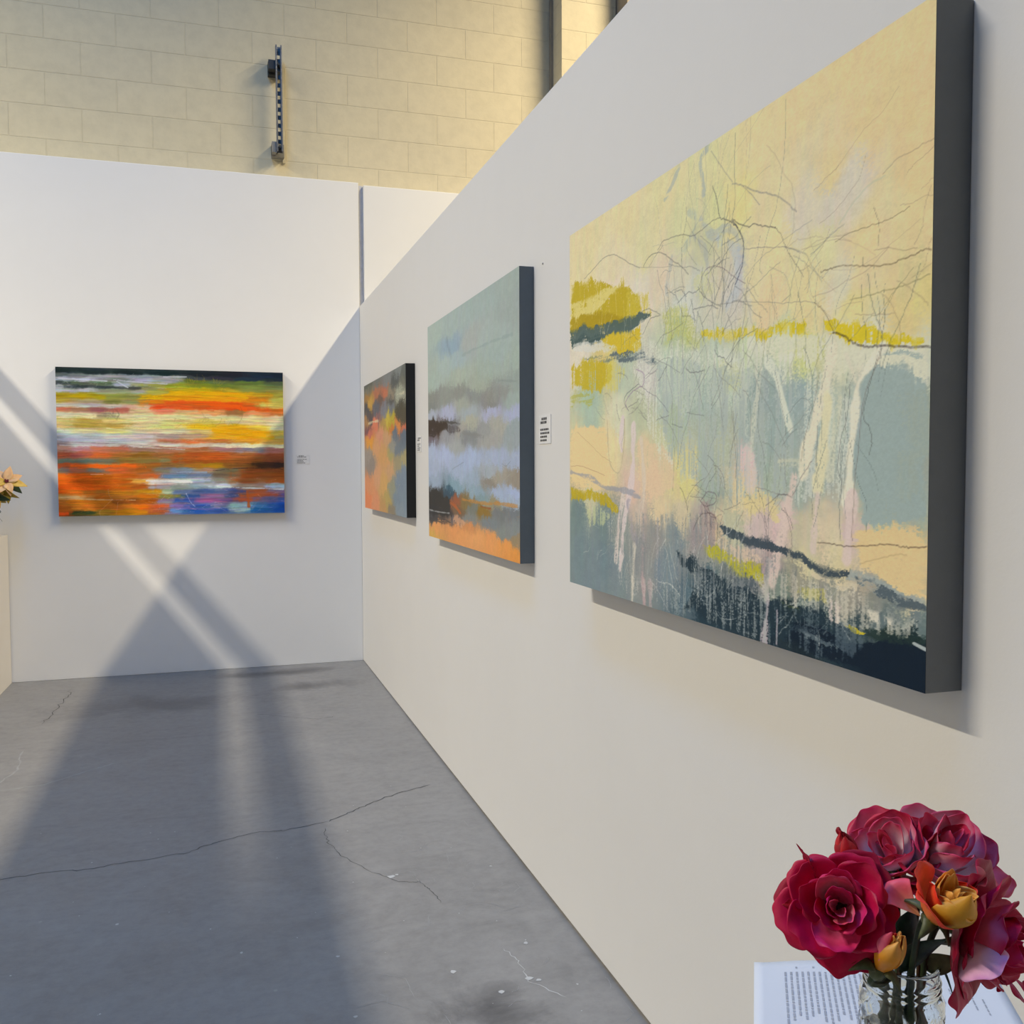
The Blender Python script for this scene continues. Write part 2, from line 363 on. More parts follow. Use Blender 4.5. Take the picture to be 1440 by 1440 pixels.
BIG = {'samp': [(1.2714,0.8917,214,193,143),(1.1414,0.8902,214,192,142),(1.2866,0.7945,213,190,140),(1.1748,0.778,212,190,141),(1.0019,0.8811,214,194,146),(0.8782,0.8549,212,196,148),(1.289,0.6937,213,190,142),(1.0949,0.7424,212,192,144),(0.7326,0.8504,206,198,150),(0.5596,0.8593,208,198,150),(0.3505,0.8701,210,196,150),(0.1401,0.8723,209,195,150),(0.0689,0.8001,208,194,150),(0.2713,0.7597,208,196,158),(0.4609,0.7669,206,196,152),(0.6216,0.773,200,196,150),(0.7597,0.7653,202,200,148),(0.8336,0.7587,214,200,140),(0.9443,0.7527,210,196,152),(1.0241,0.6975,204,194,170),(1.0955,0.7108,202,192,172),(1.145,0.7123,204,194,172),(1.2072,0.6604,210,196,150),(0.9458,0.6596,214,200,152),(1.062,0.634,208,200,152),(1.1932,0.6247,214,194,146),(1.2779,0.6047,214,193,145),(0.8818,0.6134,210,198,156),(1.0261,0.5866,212,198,150),(1.1151,0.57,206,198,168),(1.1942,0.5751,212,194,150),(1.2656,0.5608,206,190,140),(1.2928,0.5278,208,192,130),(1.1486,0.5331,212,198,140),(1.2532,0.5064,208,190,134),(0.9262,0.5697,212,192,150),(1.0456,0.5391,212,196,146),(0.4261,0.6674,208,198,178),(0.5289,0.6936,206,192,164),(0.6226,0.6755,198,192,166),(0.6806,0.6508,190,190,172),(0.7614,0.6358,196,188,160),(0.8236,0.6242,190,182,170),(0.2714,0.7269,212,196,170),(0.7074,0.7256,188,186,150),(0.6231,0.6197,196,198,184),(0.5934,0.5678,170,180,140),(0.5626,0.5143,178,190,168),(0.7368,0.5087,178,188,166),(0.8608,0.4944,188,196,160),(0.9691,0.4935,196,200,170),(1.0281,0.4752,196,196,130),(1.117,0.4754,204,200,170),(1.1965,0.4657,206,202,178),(1.268,0.4523,206,204,182),(1.2949,0.4352,196,196,176),(0.0688,0.5765,206,196,176),(0.2297,0.5502,200,184,120),(0.3523,0.505,176,184,160),(0.4629,0.4795,190,186,176),(0.4277,0.4206,176,180,150),(0.1404,0.4724,158,176,156),(0.1405,0.4197,162,178,158),(0.3133,0.4109,200,198,168),(0.5633,0.4418,166,180,166),(0.6545,0.4352,158,172,160),(0.5952,0.3823,164,176,150),(0.7378,0.4292,160,172,162),(0.814,0.4491,176,186,168),(0.8848,0.4185,148,162,156),(0.9393,0.4146,146,160,156),(1.0102,0.4095,146,162,158),(0.7647,0.3749,158,168,154),(0.8626,0.3706,150,164,154),(0.9712,0.3658,146,162,156),(1.067,0.3616,148,164,156),(1.1022,0.3601,176,186,168),(1.168,0.3572,150,164,158),(1.2129,0.3948,150,164,154),(1.2828,0.3897,150,160,146),(1.243,0.3346,148,162,156),(1.2977,0.3143,152,160,146),(1.2154,0.2759,146,162,156),(1.2858,0.258,150,162,150),(1.1844,0.316,150,164,158),(1.2163,0.2361,158,168,148),(1.2867,0.2202,158,166,148),(0.1405,0.3494,216,194,140),(0.0686,0.3057,216,188,136),(0.2303,0.2965,216,188,142),(0.2726,0.3465,210,196,150),(0.464,0.3269,196,186,150),(0.5318,0.3407,188,188,148),(0.4988,0.2812,212,182,150),(0.3918,0.2488,204,176,156),(0.5963,0.2674,204,190,140),(0.6561,0.2822,204,194,138),(0.7123,0.3096,158,170,154),(0.7399,0.256,150,162,146),(0.7906,0.3479,170,174,150),(0.8634,0.3147,204,180,176),(0.8408,0.2582,206,190,150),(0.8873,0.2468,200,186,160),(0.9085,0.3202,150,164,152),(0.9522,0.2723,158,168,150),(1.0125,0.2731,150,162,150),(1.05,0.2959,150,162,154),(0.1406,0.2435,190,184,150),(0.0686,0.1874,110,126,124),(0.2307,0.1601,112,128,126),(0.0931,0.098,112,128,130),(0.2309,0.0917,110,126,130),(0.1408,0.0305,114,128,132),(0.3147,0.0658,118,130,132),(0.3144,0.1484,130,138,132),(0.4296,0.1244,134,134,132),(0.4998,0.1603,140,138,132),(0.4291,0.2027,190,172,154),(0.5329,0.2071,206,188,150),(0.6273,0.2111,196,182,150),(0.7135,0.2012,176,166,150),(0.5974,0.1521,122,134,136),(0.5664,0.0911,116,130,136),(0.629,0.0402,84,104,112),(0.6862,0.1584,150,140,136),(0.7414,0.1355,140,142,132),(0.7672,0.1774,204,184,150),(0.8175,0.1935,180,180,150),(0.9104,0.1988,196,176,168),(0.9738,0.2141,206,180,172),(1.0331,0.1945,190,180,150),(1.1056,0.1884,206,190,160),(1.1555,0.1919,200,178,168),(1.2169,0.2063,214,190,136),(1.2873,0.1919,214,188,136),(1.2323,0.1678,214,188,138),(1.2884,0.1445,214,187,138),(1.1232,0.1576,206,190,150),(1.0339,0.1493,200,190,150),(1.1878,0.1534,204,186,150),(1.289,0.1161,190,180,150),(0.7419,0.0952,84,104,110),(0.7153,0.0514,34,52,62),(0.8433,0.0807,90,100,104),(0.8196,0.039,30,48,58),(0.8905,0.0368,26,44,54),(0.6294,-0.0027,80,96,102),(0.7158,0.0103,34,54,64),(0.9333,0.1279,170,150,146),(0.9551,0.0943,120,132,120),(1.0153,0.1132,150,146,128),(1.0351,0.0814,110,122,116),(1.0896,0.1108,140,140,130),(0.9352,0.0072,26,42,52),(0.9967,0.0528,24,40,46),(1.0361,0.0247,16,32,42),(1.0904,0.067,60,78,80),(1.1085,0.0372,26,44,54),(1.158,0.0668,54,72,76),(1.1591,0.0144,20,38,50),(1.2063,0.0033,14,30,42),(1.2496,0.0321,14,30,42),(1.2912,0.0211,10,24,38),(1.2767,0.0663,28,46,50),(1.2345,0.0689,34,50,48),(1.1411,0.0959,150,146,132),(1.2041,0.1045,130,134,124),(1.2481,0.1007,110,120,118),(1.2895,0.0971,112,124,122),(1.1883,0.133,170,160,140),(1.2475,0.13,140,146,136),(1.2966,0.0745,100,114,112),(1.2195,0.0865,96,110,110)],'aniso': (1,1.0),'power': 4.2,'warp': 0.02,'ops': [('P',(176,154,30),0.95,0.018,0.15,'v',[(0.0088,0.7793),(0.1402,0.7651),(0.2796,0.7253),(0.3514,0.7041),(0.4261,0.6751),(0.4442,0.6339),(0.3897,0.6191),(0.2717,0.6315),(0.0086,0.6549)]),
 ('P',(206,192,120),0.85,0.012,0.3,'d',[(0.0087,0.7208),(0.1402,0.7252),(0.2293,0.7263),(0.312,0.7193),(0.2293,0.6929),(0.0688,0.6662),(0.0086,0.6622)]),
 ('P',(160,136,22),0.9,0.012,0.1,'h',[(0.0087,0.6879),(0.1856,0.6815),(0.3043,0.656),(0.3517,0.6326),(0.2295,0.6376),(0.0086,0.6476)]),
 ('P',(190,172,60),0.7,0.02,0.35,'v',[(0.3514,0.6961),(0.4685,0.6752),(0.4792,0.6284),(0.4083,0.6163),(0.3517,0.6326)]),
 ('P',(74,92,88),0.95,0.012,0.1,'d',[(0.0086,0.6622),(0.2295,0.6426),(0.3708,0.6423),(0.4792,0.6284),(0.4444,0.611),(0.3125,0.6094),(0.1858,0.6063),(0.0085,0.6182)]),
 ('P',(60,80,78),0.9,0.012,0.3,'h',[(0.0086,0.6384),(0.2078,0.6204),(0.2296,0.5973),(0.0085,0.6182)]),
 ('P',(196,170,40),0.95,0.014,0.2,'v',[(0.2079,0.6102),(0.3125,0.6158),(0.4265,0.6029),(0.4341,0.5512),(0.3521,0.5529),(0.2296,0.5872)]),
 ('P',(200,198,186),0.8,0.01,0.4,'h',[(0.0239,0.6236),(0.2079,0.6068),(0.3126,0.5737),(0.1858,0.5806),(0.0238,0.6017)]),
 ('P',(84,98,104),0.9,0.01,0.35,'h',[(0.2297,0.567),(0.352,0.5625),(0.4798,0.5382),(0.5138,0.5225),(0.4088,0.5324),(0.272,0.5522)]),
 ('P',(90,104,98),0.6,0.01,0.45,'h',[(0.0931,0.5721),(0.2297,0.567),(0.3521,0.5465),(0.2297,0.5502)]),
 ('P',(182,160,32),0.9,0.02,0.25,'v',[(0.0084,0.5649),(0.1404,0.5633),(0.272,0.5456),(0.2804,0.5118),(0.2081,0.4811),(0.0084,0.5151)]),
 ('P',(196,184,90),0.6,0.02,0.5,'v',[(0.2297,0.5586),(0.3522,0.529),(0.313,0.4843),(0.2299,0.4828)]),
 ('P',(162,160,60),0.6,0.02,0.4,'h',[(0.0237,0.4955),(0.1634,0.4811),(0.1404,0.4583),(0.0236,0.4624)]),
 ('P',(182,182,96),0.65,0.018,0.35,'v',[(0.5295,0.6205),(0.6232,0.6169),(0.6672,0.5851),(0.6532,0.5528),(0.5622,0.5605)]),
 ('P',(178,182,104),0.6,0.018,0.4,'v',[(0.6086,0.5728),(0.6955,0.5647),(0.7365,0.5378),(0.6678,0.5276),(0.6089,0.5446)]),
 ('P',(192,192,124),0.5,0.02,0.4,'v',[(0.6664,0.6602),(0.7348,0.6775),(0.7355,0.6143),(0.695,0.6078)]),
 ('P',(200,180,36),0.95,0.012,0.25,'v',[(0.6955,0.5647),(0.8366,0.5471),(0.9479,0.5335),(1.0366,0.524),(1.0369,0.5051),(0.9377,0.5162),(0.8369,0.5309),(0.6957,0.5512)]),
 ('P',(208,198,140),0.6,0.01,0.5,'v',[(0.8366,0.5534),(0.8828,0.5466),(0.8877,0.5216),(0.8487,0.5268)]),
 ('P',(206,198,130),0.5,0.01,0.5,'v',[(0.9643,0.5346),(0.9924,0.5305),(0.9929,0.5043),(0.9689,0.5074)]),
 ('P',(204,182,36),0.95,0.01,0.15,'v',[(1.0783,0.5211),(1.1077,0.5209),(1.1246,0.51),(1.1572,0.5032),(1.2108,0.4895),(1.2941,0.4704),(1.2943,0.463),(1.2112,0.4718),(1.1416,0.4828),(1.0996,0.4967),(1.0821,0.5055)]),
 ('P',(206,198,120),0.6,0.02,0.4,'v',[(1.0045,0.5118),(1.0461,0.5083),(1.0558,0.4774),(1.0187,0.4706)]),
 ('P',(206,204,178),0.85,0.015,0.25,'v',[(0.8604,0.524),(1.0645,0.4992),(1.1335,0.4797),(1.2114,0.4659),(1.2997,0.4513),(1.3006,0.4115),(1.2266,0.4328),(1.1502,0.456),(1.118,0.4227),(1.1003,0.4615),(1.0283,0.464),(0.8837,0.4857)]),
 ('P',(150,164,156),0.8,0.012,0.25,'h',[(1.204,0.4648),(1.2946,0.4501),(1.2947,0.4426),(1.2545,0.4472),(1.2189,0.4561)]),
 ('P',(190,196,176),0.5,0.02,0.4,'v',[(0.5302,0.5324),(0.7367,0.5219),(0.8836,0.4918),(0.8848,0.4185),(0.8391,0.3716),(0.7378,0.4292),(0.6254,0.3951),(0.5308,0.4589)]),
 ('P',(190,192,124),0.5,0.022,0.4,'v',[(0.7579,0.4997),(0.8493,0.4895),(0.8381,0.447),(0.7893,0.4448)]),
 ('P',(148,163,157),0.95,0.012,0.05,'v',[(1.1848,0.4451),(1.2266,0.4348),(1.2993,0.4144),(1.3036,0.2259),(1.2312,0.222),(1.1709,0.2188),(1.161,0.3164),(1.1703,0.3979)]),
 ('P',(152,160,144),0.5,0.05,0.3,'v',[(1.2483,0.4115),(1.2994,0.407),(1.3029,0.2585),(1.2654,0.267)]),
 ('P',(216,190,140),0.95,0.014,0.05,'h',[(0.0082,0.4043),(0.2301,0.3983),(0.2517,0.3301),(0.2519,0.2459),(0.1406,0.2435),(0.0079,0.2743)]),
 ('P',(212,186,152),0.7,0.02,0.2,'v',[(0.4098,0.3591),(0.5152,0.3485),(0.5801,0.3252),(0.59,0.2674),(0.516,0.2439),(0.4288,0.2496)]),
 ('P',(214,188,137),0.97,0.012,0.03,'h',[(1.168,0.2052),(1.2018,0.2134),(1.2597,0.2139),(1.3042,0.2007),(1.306,0.1231),(1.2615,0.1298),(1.2109,0.1407),(1.1691,0.1516)]),
 ('P',(204,196,130),0.75,0.02,0.3,'v',[(0.5957,0.3249),(0.6786,0.3237),(0.6622,0.2544),(0.6118,0.2462)]),
 ('P',(210,194,138),0.8,0.016,0.25,'v',[(0.8406,0.2683),(0.8915,0.269),(0.942,0.2483),(0.9636,0.2077),(0.9101,0.2171),(0.8459,0.2305)]),
 ('P',(206,206,190),0.6,0.02,0.64,'v',[(0.39,0.5799),(0.8833,0.5161),(1.0281,0.4752),(1.1513,0.3993),(1.138,0.2538),(0.9732,0.2492),(0.7399,0.256),(0.5319,0.3259),(0.4092,0.4529)]),
 ('P',(126,142,142),0.45,0.02,0.7,'v',[(0.4969,0.5363),(0.884,0.4674),(1.0289,0.4305),(1.0129,0.2503),(0.7664,0.2434),(0.5643,0.3254)]),
 ('B',(214,206,180),0.97,0.022,0.12,[(1.1034,0.4771),(1.0889,0.4253),(1.0632,0.3728),(1.0384,0.3183),(1.0277,0.2869)]),
 ('B',(212,204,166),0.92,0.022,0.15,[(1.0928,0.4035),(1.0848,0.3609),(1.077,0.3068),(1.0688,0.2673)]),
 ('B',(198,196,168),0.55,0.014,0.3,[(1.1184,0.4016),(1.1061,0.3386),(1.0968,0.2851)]),
 ('B',(216,210,186),1,0.016,0.1,[(1.2114,0.4659),(1.1849,0.4421),(1.1697,0.4284),(1.1606,0.4139),(1.1521,0.3579),(1.1469,0.2958),(1.1414,0.2487)]),
 ('B',(206,200,176),0.85,0.012,0.3,[(1.1338,0.463),(1.1473,0.4408),(1.1606,0.4139)]),
 ('B',(204,206,186),0.95,0.014,0.15,[(0.9277,0.4772),(0.9534,0.4487),(0.9704,0.4123),(0.9913,0.365)]),
 ('B',(196,196,176),0.7,0.016,0.35,[(0.888,0.5034),(0.8978,0.4418),(0.8853,0.3818),(0.8772,0.3207)]),
 ('B',(186,190,174),0.6,0.014,0.45,[(0.8374,0.4971),(0.8619,0.4202),(0.8628,0.3582)]),
 ('B',(196,194,168),0.6,0.012,0.4,[(0.964,0.3077),(1.012,0.305),(1.0351,0.2936)]),
 ('B',(208,188,174),0.85,0.02,0.2,[(1.0085,0.2822),(0.9973,0.2499),(0.982,0.2087),(0.9643,0.1665),(0.9443,0.105)]),
 ('B',(206,188,176),0.8,0.018,0.25,[(1.0691,0.2519),(1.0624,0.2185),(1.0596,0.174)]),
 ('B',(208,188,178),0.85,0.018,0.2,[(1.151,0.2542),(1.1468,0.2227),(1.143,0.1647)]),
 ('B',(206,190,178),0.65,0.026,0.3,[(0.8678,0.3307),(0.8775,0.296),(0.8779,0.2713)]),
 ('B',(206,190,184),0.9,0.02,0.2,[(0.391,0.3912),(0.3915,0.2963),(0.3691,0.2323),(0.3422,0.1665),(0.3228,0.0666)]),
 ('B',(206,190,186),0.85,0.016,0.2,[(0.3372,0.4097),(0.3255,0.3616),(0.3296,0.3419)]),
 ('B',(204,190,172),0.7,0.014,0.3,[(0.4353,0.3583),(0.4502,0.2654),(0.4435,0.2111)]),
 ('B',(180,166,130),0.7,0.004,0.2,[(0.2472,0.4143),(0.2559,0.3301),(0.2811,0.2964),(0.3218,0.2931),(0.3452,0.361),(0.345,0.4093)]),
 ('B',(204,190,178),0.85,0.018,0.25,[(0.2984,0.0808),(0.3143,0.1649),(0.338,0.2314)]),
 ('B',(196,188,170),0.85,0.02,0.2,[(0.3894,0.0012),(0.3928,0.0736),(0.4038,0.1224)]),
 ('B',(176,152,150),0.85,0.018,0.2,[(0.452,-0.0014),(0.4444,0.0632),(0.4404,0.1253)]),
 ('B',(176,160,156),0.7,0.014,0.3,[(0.4838,-0.0032),(0.4799,0.0517)]),
 ('B',(160,156,154),0.7,0.01,0.4,[(0.5164,0.1914),(0.5138,0.1009),(0.5075,0.0397)]),
 ('B',(180,160,160),0.7,0.012,0.3,[(0.4471,0.1957),(0.4475,0.1414)]),
 ('B',(150,142,150),0.7,0.02,0.5,[(0.373,0.2164),(0.3847,0.1689),(0.4111,0.1388)]),
 ('P',(176,154,30),0.9,0.01,0.2,'v',[(0.0079,0.252),(0.1406,0.2435),(0.252,0.2324),(0.3061,0.2107),(0.3142,0.1945),(0.2306,0.2079),(0.1171,0.2216),(0.0078,0.2221)]),
 ('B',(140,142,150),0.7,0.01,0.4,[(0.008,0.2892),(0.1406,0.2753),(0.2305,0.2539),(0.3536,0.248),(0.4289,0.234)]),
 ('P',(180,186,140),0.7,0.014,0.45,'v',[(0.1027,0.1978),(0.1864,0.2098),(0.2732,0.1877),(0.2307,0.1601),(0.1407,0.1586)]),
 ('P',(150,130,130),0.6,0.02,0.35,'v',[(0.6994,0.2279),(0.7401,0.2427),(0.7722,0.191),(0.7546,0.1433),(0.7003,0.1457)]),
 ('P',(52,66,76),0.92,0.01,0.18,'d',[(0.7722,0.1936),(0.8175,0.191),(0.8929,0.1781),(0.9704,0.1693),(1.0047,0.1639),(1.0709,0.1528),(1.1483,0.1463),(1.1436,0.1363),(1.0891,0.137),(1.0244,0.1484),(0.9644,0.157),(0.8656,0.1662),(0.7928,0.1765)]),
 ('P',(150,158,152),0.85,0.01,0.3,'d',[(1.1483,0.1463),(1.2184,0.1385),(1.306,0.1203),(1.3063,0.1091),(1.2188,0.1185),(1.1404,0.1328)]),
 ('P',(52,66,76),0.7,0.008,0.45,'d',[(1.1566,0.1378),(1.2185,0.1325),(1.3061,0.1166),(1.3063,0.1072),(1.2335,0.1135),(1.1648,0.1283)]),
 ('P',(206,192,160),0.7,0.012,0.3,'d',[(1.0528,0.1399),(1.1237,0.1342),(1.1807,0.1219),(1.1571,0.1138),(1.0893,0.1239),(1.053,0.1287)]),
 ('P',(176,170,40),0.9,0.012,0.25,'v',[(0.7086,0.1532),(0.7805,0.1494),(0.8182,0.1421),(0.9157,0.1383),(0.9162,0.1079),(0.8712,0.1029),(0.8185,0.1215),(0.7415,0.1288)]),
 ('P',(206,184,160),0.8,0.012,0.3,'d',[(0.8056,0.1605),(0.8886,0.1605),(0.9112,0.144),(0.8661,0.1337),(0.8133,0.1352)]),
 ('P',(172,166,90),0.8,0.012,0.35,'v',[(1.0057,0.1028),(1.0895,0.1129),(1.0987,0.0923),(1.035,0.0871)]),
 ('P',(140,140,30),0.9,0.008,0.25,'d',[(0.972,0.0728),(1.0161,0.0719),(1.0317,0.0627),(0.9865,0.0607)]),
 ('P',(188,172,40),0.95,0.006,0.15,'d',[(1.1351,0.0652),(1.158,0.0668),(1.1836,0.0584),(1.155,0.0558)]),
 ('P',(30,48,58),0.95,0.014,0.12,'d',[(0.5975,0.1376),(0.7007,0.1114),(0.8189,0.0932),(0.9123,0.0769),(1.0161,0.0696),(1.1077,0.0783),(1.1252,0.0562),(1.1088,0.0209),(1.017,0.0156),(0.8909,0.012),(0.7951,0.0026),(0.7019,0.011),(0.6292,0.0259),(0.673,0.0599),(0.701,0.0881),(0.6284,0.1044)]),
 ('P',(12,28,42),0.95,0.012,0.06,'d',[(1.0165,0.0443),(1.0907,0.0506),(1.1423,0.0377),(1.1901,0.0462),(1.2489,0.0664),(1.3074,0.0622),(1.3088,0.0012),(1.191,0.0021),(1.0737,0.0033),(0.9974,0.0121)]),
 ('P',(30,48,46),0.85,0.012,0.2,'d',[(1.1818,0.0705),(1.2344,0.0709),(1.3072,0.0697),(1.3075,0.0575),(1.2202,0.0515),(1.1821,0.0551)]),
 ('P',(90,104,112),0.6,0.012,0.45,'v',[(1.0992,0.0683),(1.1498,0.0707),(1.1822,0.0499),(1.1509,0.0181),(1.1086,0.0318)]),
 ('P',(120,132,134),0.6,0.01,0.5,'h',[(0.997,0.0342),(1.0731,0.0366),(1.1258,0.0273),(1.0733,0.0255)]),
 ('P',(110,122,126),0.6,0.014,0.5,'v',[(0.6725,0.1017),(0.7418,0.102),(0.7687,0.0649),(0.7155,0.0377),(0.673,0.0529)]),
 ('B',(196,180,180),0.8,0.016,0.45,[(0.9341,0.0797),(0.9303,0.0428),(0.9222,0.0049)]),
 ('B',(196,180,184),0.75,0.007,0.45,[(0.9619,0.0595),(0.9607,0.0056)]),
 ('B',(170,166,160),0.6,0.012,0.5,[(0.9374,0.1403),(0.9231,0.0904),(0.9341,0.0736)]),
 ('P',(206,190,180),0.75,0.01,0.35,'v',[(1.1071,0.1075),(1.1328,0.0948),(1.125,0.0669),(1.0991,0.0705)]),
 ('P',(214,206,184),0.8,0.006,0.3,'v',[(1.1921,0.0977),(1.2133,0.0977),(1.2136,0.0816),(1.1955,0.0829)]),
 ('P',(210,200,180),0.7,0.006,0.3,'v',[(1.2267,0.0916),(1.2426,0.092),(1.24,0.0798)]),
 ('B',(190,196,190),0.8,0.003,0.3,[(1.2835,0.0627),(1.2969,0.0603),(1.3075,0.0585)]),
 ('P',(196,192,180),0.38,0.02,0.74,'v',[(0.2306,0.1943),(0.6273,0.2111),(0.9333,0.1279),(0.9352,0.0072),(0.6877,0.02),(0.3547,0.021)]),
 ('P',(90,100,104),0.45,0.02,0.8,'v',[(0.2732,0.1961),(0.7404,0.2159),(1.0149,0.1361),(0.9759,0.0851),(0.6289,0.0545),(0.3544,0.0698)]),
 ('P',(140,150,150),0.4,0.02,0.84,'v',[(0.6287,0.0688),(0.9757,0.0968),(1.1251,0.0615),(1.1261,0.008),(0.9353,0.0011),(0.6878,0.0131)]),
 ('P',(214,206,184),0.5,0.02,0.7,'v',[(0.8892,0.1235),(1.1238,0.1256),(1.2895,0.0971),(1.29,0.0734),(1.0904,0.067),(0.9341,0.0797)]),
 ('P',(200,196,180),0.5,0.02,0.68,'v',[(0.5289,0.6936),(0.8586,0.6422),(0.8831,0.5283),(0.5299,0.5765)]),
 ('B',(150,160,160),0.6,0.01,0.45,[(0.7268,0.8978),(0.6919,0.8825),(0.7005,0.8468),(0.7063,0.816)]),
 ('B',(150,160,160),0.55,0.01,0.5,[(0.6054,0.8953),(0.5751,0.8692),(0.5437,0.8494)]),
 ('B',(160,170,160),0.5,0.014,0.5,[(0.6448,0.7947),(0.6793,0.7724),(0.6512,0.7453),(0.628,0.7299)]),
 ('B',(156,164,168),0.5,0.016,0.5,[(0.6932,0.769),(0.7472,0.7295),(0.7854,0.7333),(0.8224,0.7119),(0.8468,0.6569)]),
 ('B',(156,160,160),0.5,0.012,0.4,[(0.6654,0.7488),(0.7075,0.7123),(0.7215,0.6763)]),
 ('B',(160,164,160),0.5,0.016,0.5,[(0.5765,0.72),(0.561,0.6946),(0.555,0.6597)]),
 ('B',(170,178,184),0.5,0.02,0.5,[(0.7604,0.7136),(0.8228,0.6869),(0.8352,0.6469),(0.8238,0.6117),(0.7873,0.5926)]),
 ('L',(60,60,66),1.0,0.0032,[(0.7383,0.8202),(0.7542,0.7925),(0.7649,0.7575),(0.7852,0.7486),(0.81,0.7348),(0.8294,0.7226)]),
 ('L',(58,56,62),0.98,0.0029,[(0.8099,0.7424),(0.8341,0.7277),(0.8622,0.7159),(0.8803,0.7163),(0.9134,0.7046),(0.9453,0.6946)]),
 ('L',(80,72,66),0.8,0.0022,[(0.9453,0.6946),(0.9619,0.6791),(0.9785,0.6524),(0.9946,0.6331),(1.0104,0.6163),(1.0259,0.5977)]),
 ('L',(40,46,70),0.98,0.0043,[(0.81,0.7399),(0.8343,0.7153),(0.8487,0.6873),(0.8445,0.6574),(0.8353,0.6407),(0.8212,0.6247)]),
 ('L',(80,84,90),0.8,0.0025,[(0.8175,0.8896),(0.816,0.8256),(0.8191,0.7749),(0.8099,0.7462),(0.8005,0.717),(0.7863,0.6694),(0.7819,0.6192),(0.7774,0.5814)]),
 ('L',(100,104,104),0.69,0.0022,[(0.9724,0.8919),(0.9716,0.8245),(0.9643,0.7814),(0.9488,0.7284),(0.9326,0.7035),(0.9118,0.6672),(0.8992,0.6401),(0.9081,0.6264)]),
 ('L',(120,118,116),0.8,0.0029,[(0.7322,0.887),(0.7714,0.8452),(0.809,0.8077)]),
 ('L',(110,108,112),0.86,0.0036,[(0.8091,0.8052),(0.8519,0.7881),(0.8839,0.7706),(0.9233,0.7562),(0.965,0.7355),(1.005,0.7047)]),
 ('L',(100,98,104),0.8,0.0025,[(0.8449,0.79),(0.875,0.7659),(0.8976,0.7442)]),
 ('L',(84,80,76),0.8,0.0029,[(0.5119,0.7526),(0.5348,0.765),(0.5761,0.7641),(0.6277,0.7577),(0.6569,0.7481),(0.6934,0.7489),(0.7338,0.7562),(0.7649,0.7562)]),
 ('L',(90,86,80),0.69,0.0022,[(0.4681,0.7263),(0.502,0.743),(0.5349,0.7563)]),
 ('L',(88,84,78),0.8,0.0029,[(0.1027,0.7723),(0.1855,0.7904),(0.2291,0.7981),(0.2794,0.794),(0.3197,0.7788),(0.3702,0.7556),(0.4257,0.7334)]),
 ('L',(76,72,70),0.86,0.0029,[(0.4436,0.7313),(0.468,0.7473),(0.512,0.7482),(0.5447,0.7368),(0.5765,0.7186),(0.6164,0.699),(0.6461,0.6765)]),
 ('L',(110,104,90),0.57,0.0022,[(0.4257,0.7349),(0.5122,0.7174),(0.5766,0.7072)]),
 ('L',(96,96,100),0.69,0.0022,[(0.6935,0.7395),(0.7343,0.7129),(0.7607,0.6877),(0.7764,0.6587),(0.7665,0.6348),(0.7463,0.5994)]),
 ('L',(80,60,70),0.8,0.0022,[(0.7086,0.6189),(0.6946,0.6482),(0.7134,0.6713),(0.748,0.6722),(0.7814,0.6602),(0.8113,0.6416),(0.8543,0.621)]),
 ('L',(86,80,90),0.69,0.0022,[(0.8535,0.6801),(0.9031,0.6715),(0.9458,0.662),(0.9864,0.6529),(1.0157,0.6375)]),
 ('L',(110,96,70),0.8,0.0022,[(1.1055,0.6348),(1.1303,0.6395),(1.1623,0.64),(1.2003,0.6387),(1.2221,0.6391),(1.2433,0.6414),(1.2637,0.6455)]),
 ('L',(110,96,80),0.69,0.002,[(1.1893,0.6651),(1.1955,0.6536),(1.2018,0.6373),(1.2024,0.6078)]),
 ('L',(96,80,60),0.92,0.0029,[(1.0698,0.5978),(1.0943,0.5972),(1.118,0.5966),(1.1554,0.589),(1.1941,0.5811),(1.2235,0.577),(1.2515,0.5788),(1.2785,0.5805),(1.2915,0.5832),(1.3044,0.5785)]),
 ('L',(120,104,80),0.57,0.0022,[(1.1936,0.6029),(1.223,0.6003),(1.2513,0.5902),(1.2783,0.588)]),
 ('L',(130,122,84),0.8,0.0029,[(1.1404,0.5427),(1.1797,0.542),(1.2097,0.5427),(1.2384,0.5423),(1.266,0.5439),(1.3026,0.548)]),
 ('L',(130,126,90),0.69,0.0022,[(1.1415,0.4848),(1.1652,0.498),(1.188,0.5127),(1.2045,0.5121),(1.2245,0.5303),(1.2412,0.5428),(1.2722,0.5632)]),
 ('L',(126,122,90),0.69,0.0022,[(1.2023,0.4749),(1.2077,0.4988),(1.2246,0.5255),(1.2454,0.5458)]),
 ('L',(170,176,150),0.69,0.0043,[(1.1134,0.6591),(1.1456,0.6816),(1.1765,0.6962),(1.2136,0.7012)]),
 ('L',(110,106,96),0.69,0.0022,[(0.7618,0.5994),(0.836,0.5921),(0.9261,0.5757),(0.9879,0.5641),(1.0266,0.5599),(1.0544,0.553)]),
 ('L',(90,76,60),0.92,0.0025,[(1.0544,0.553),(1.0726,0.5413),(1.087,0.5262),(1.0959,0.5121),(1.1064,0.4989)]),
 ('L',(52,44,40),1.0,0.0043,[(1.103,0.5005),(1.125,0.4943),(1.1432,0.4836),(1.1657,0.4736),(1.1843,0.4692),(1.2113,0.4679),(1.243,0.4629),(1.2746,0.4581),(1.3048,0.4543)]),
 ('L',(90,90,86),0.69,0.0022,[(0.9264,0.5579),(0.909,0.5726),(0.8912,0.5827),(0.8637,0.6106)]),
 ('L',(110,104,90),0.69,0.0022,[(0.9678,0.5687),(0.9916,0.5771)]),
 ('L',(80,80,76),0.8,0.0029,[(0.4263,0.6367),(0.4687,0.6391),(0.4962,0.6287),(0.523,0.6171),(0.4792,0.6164),(0.4551,0.5988),(0.441,0.5886)]),
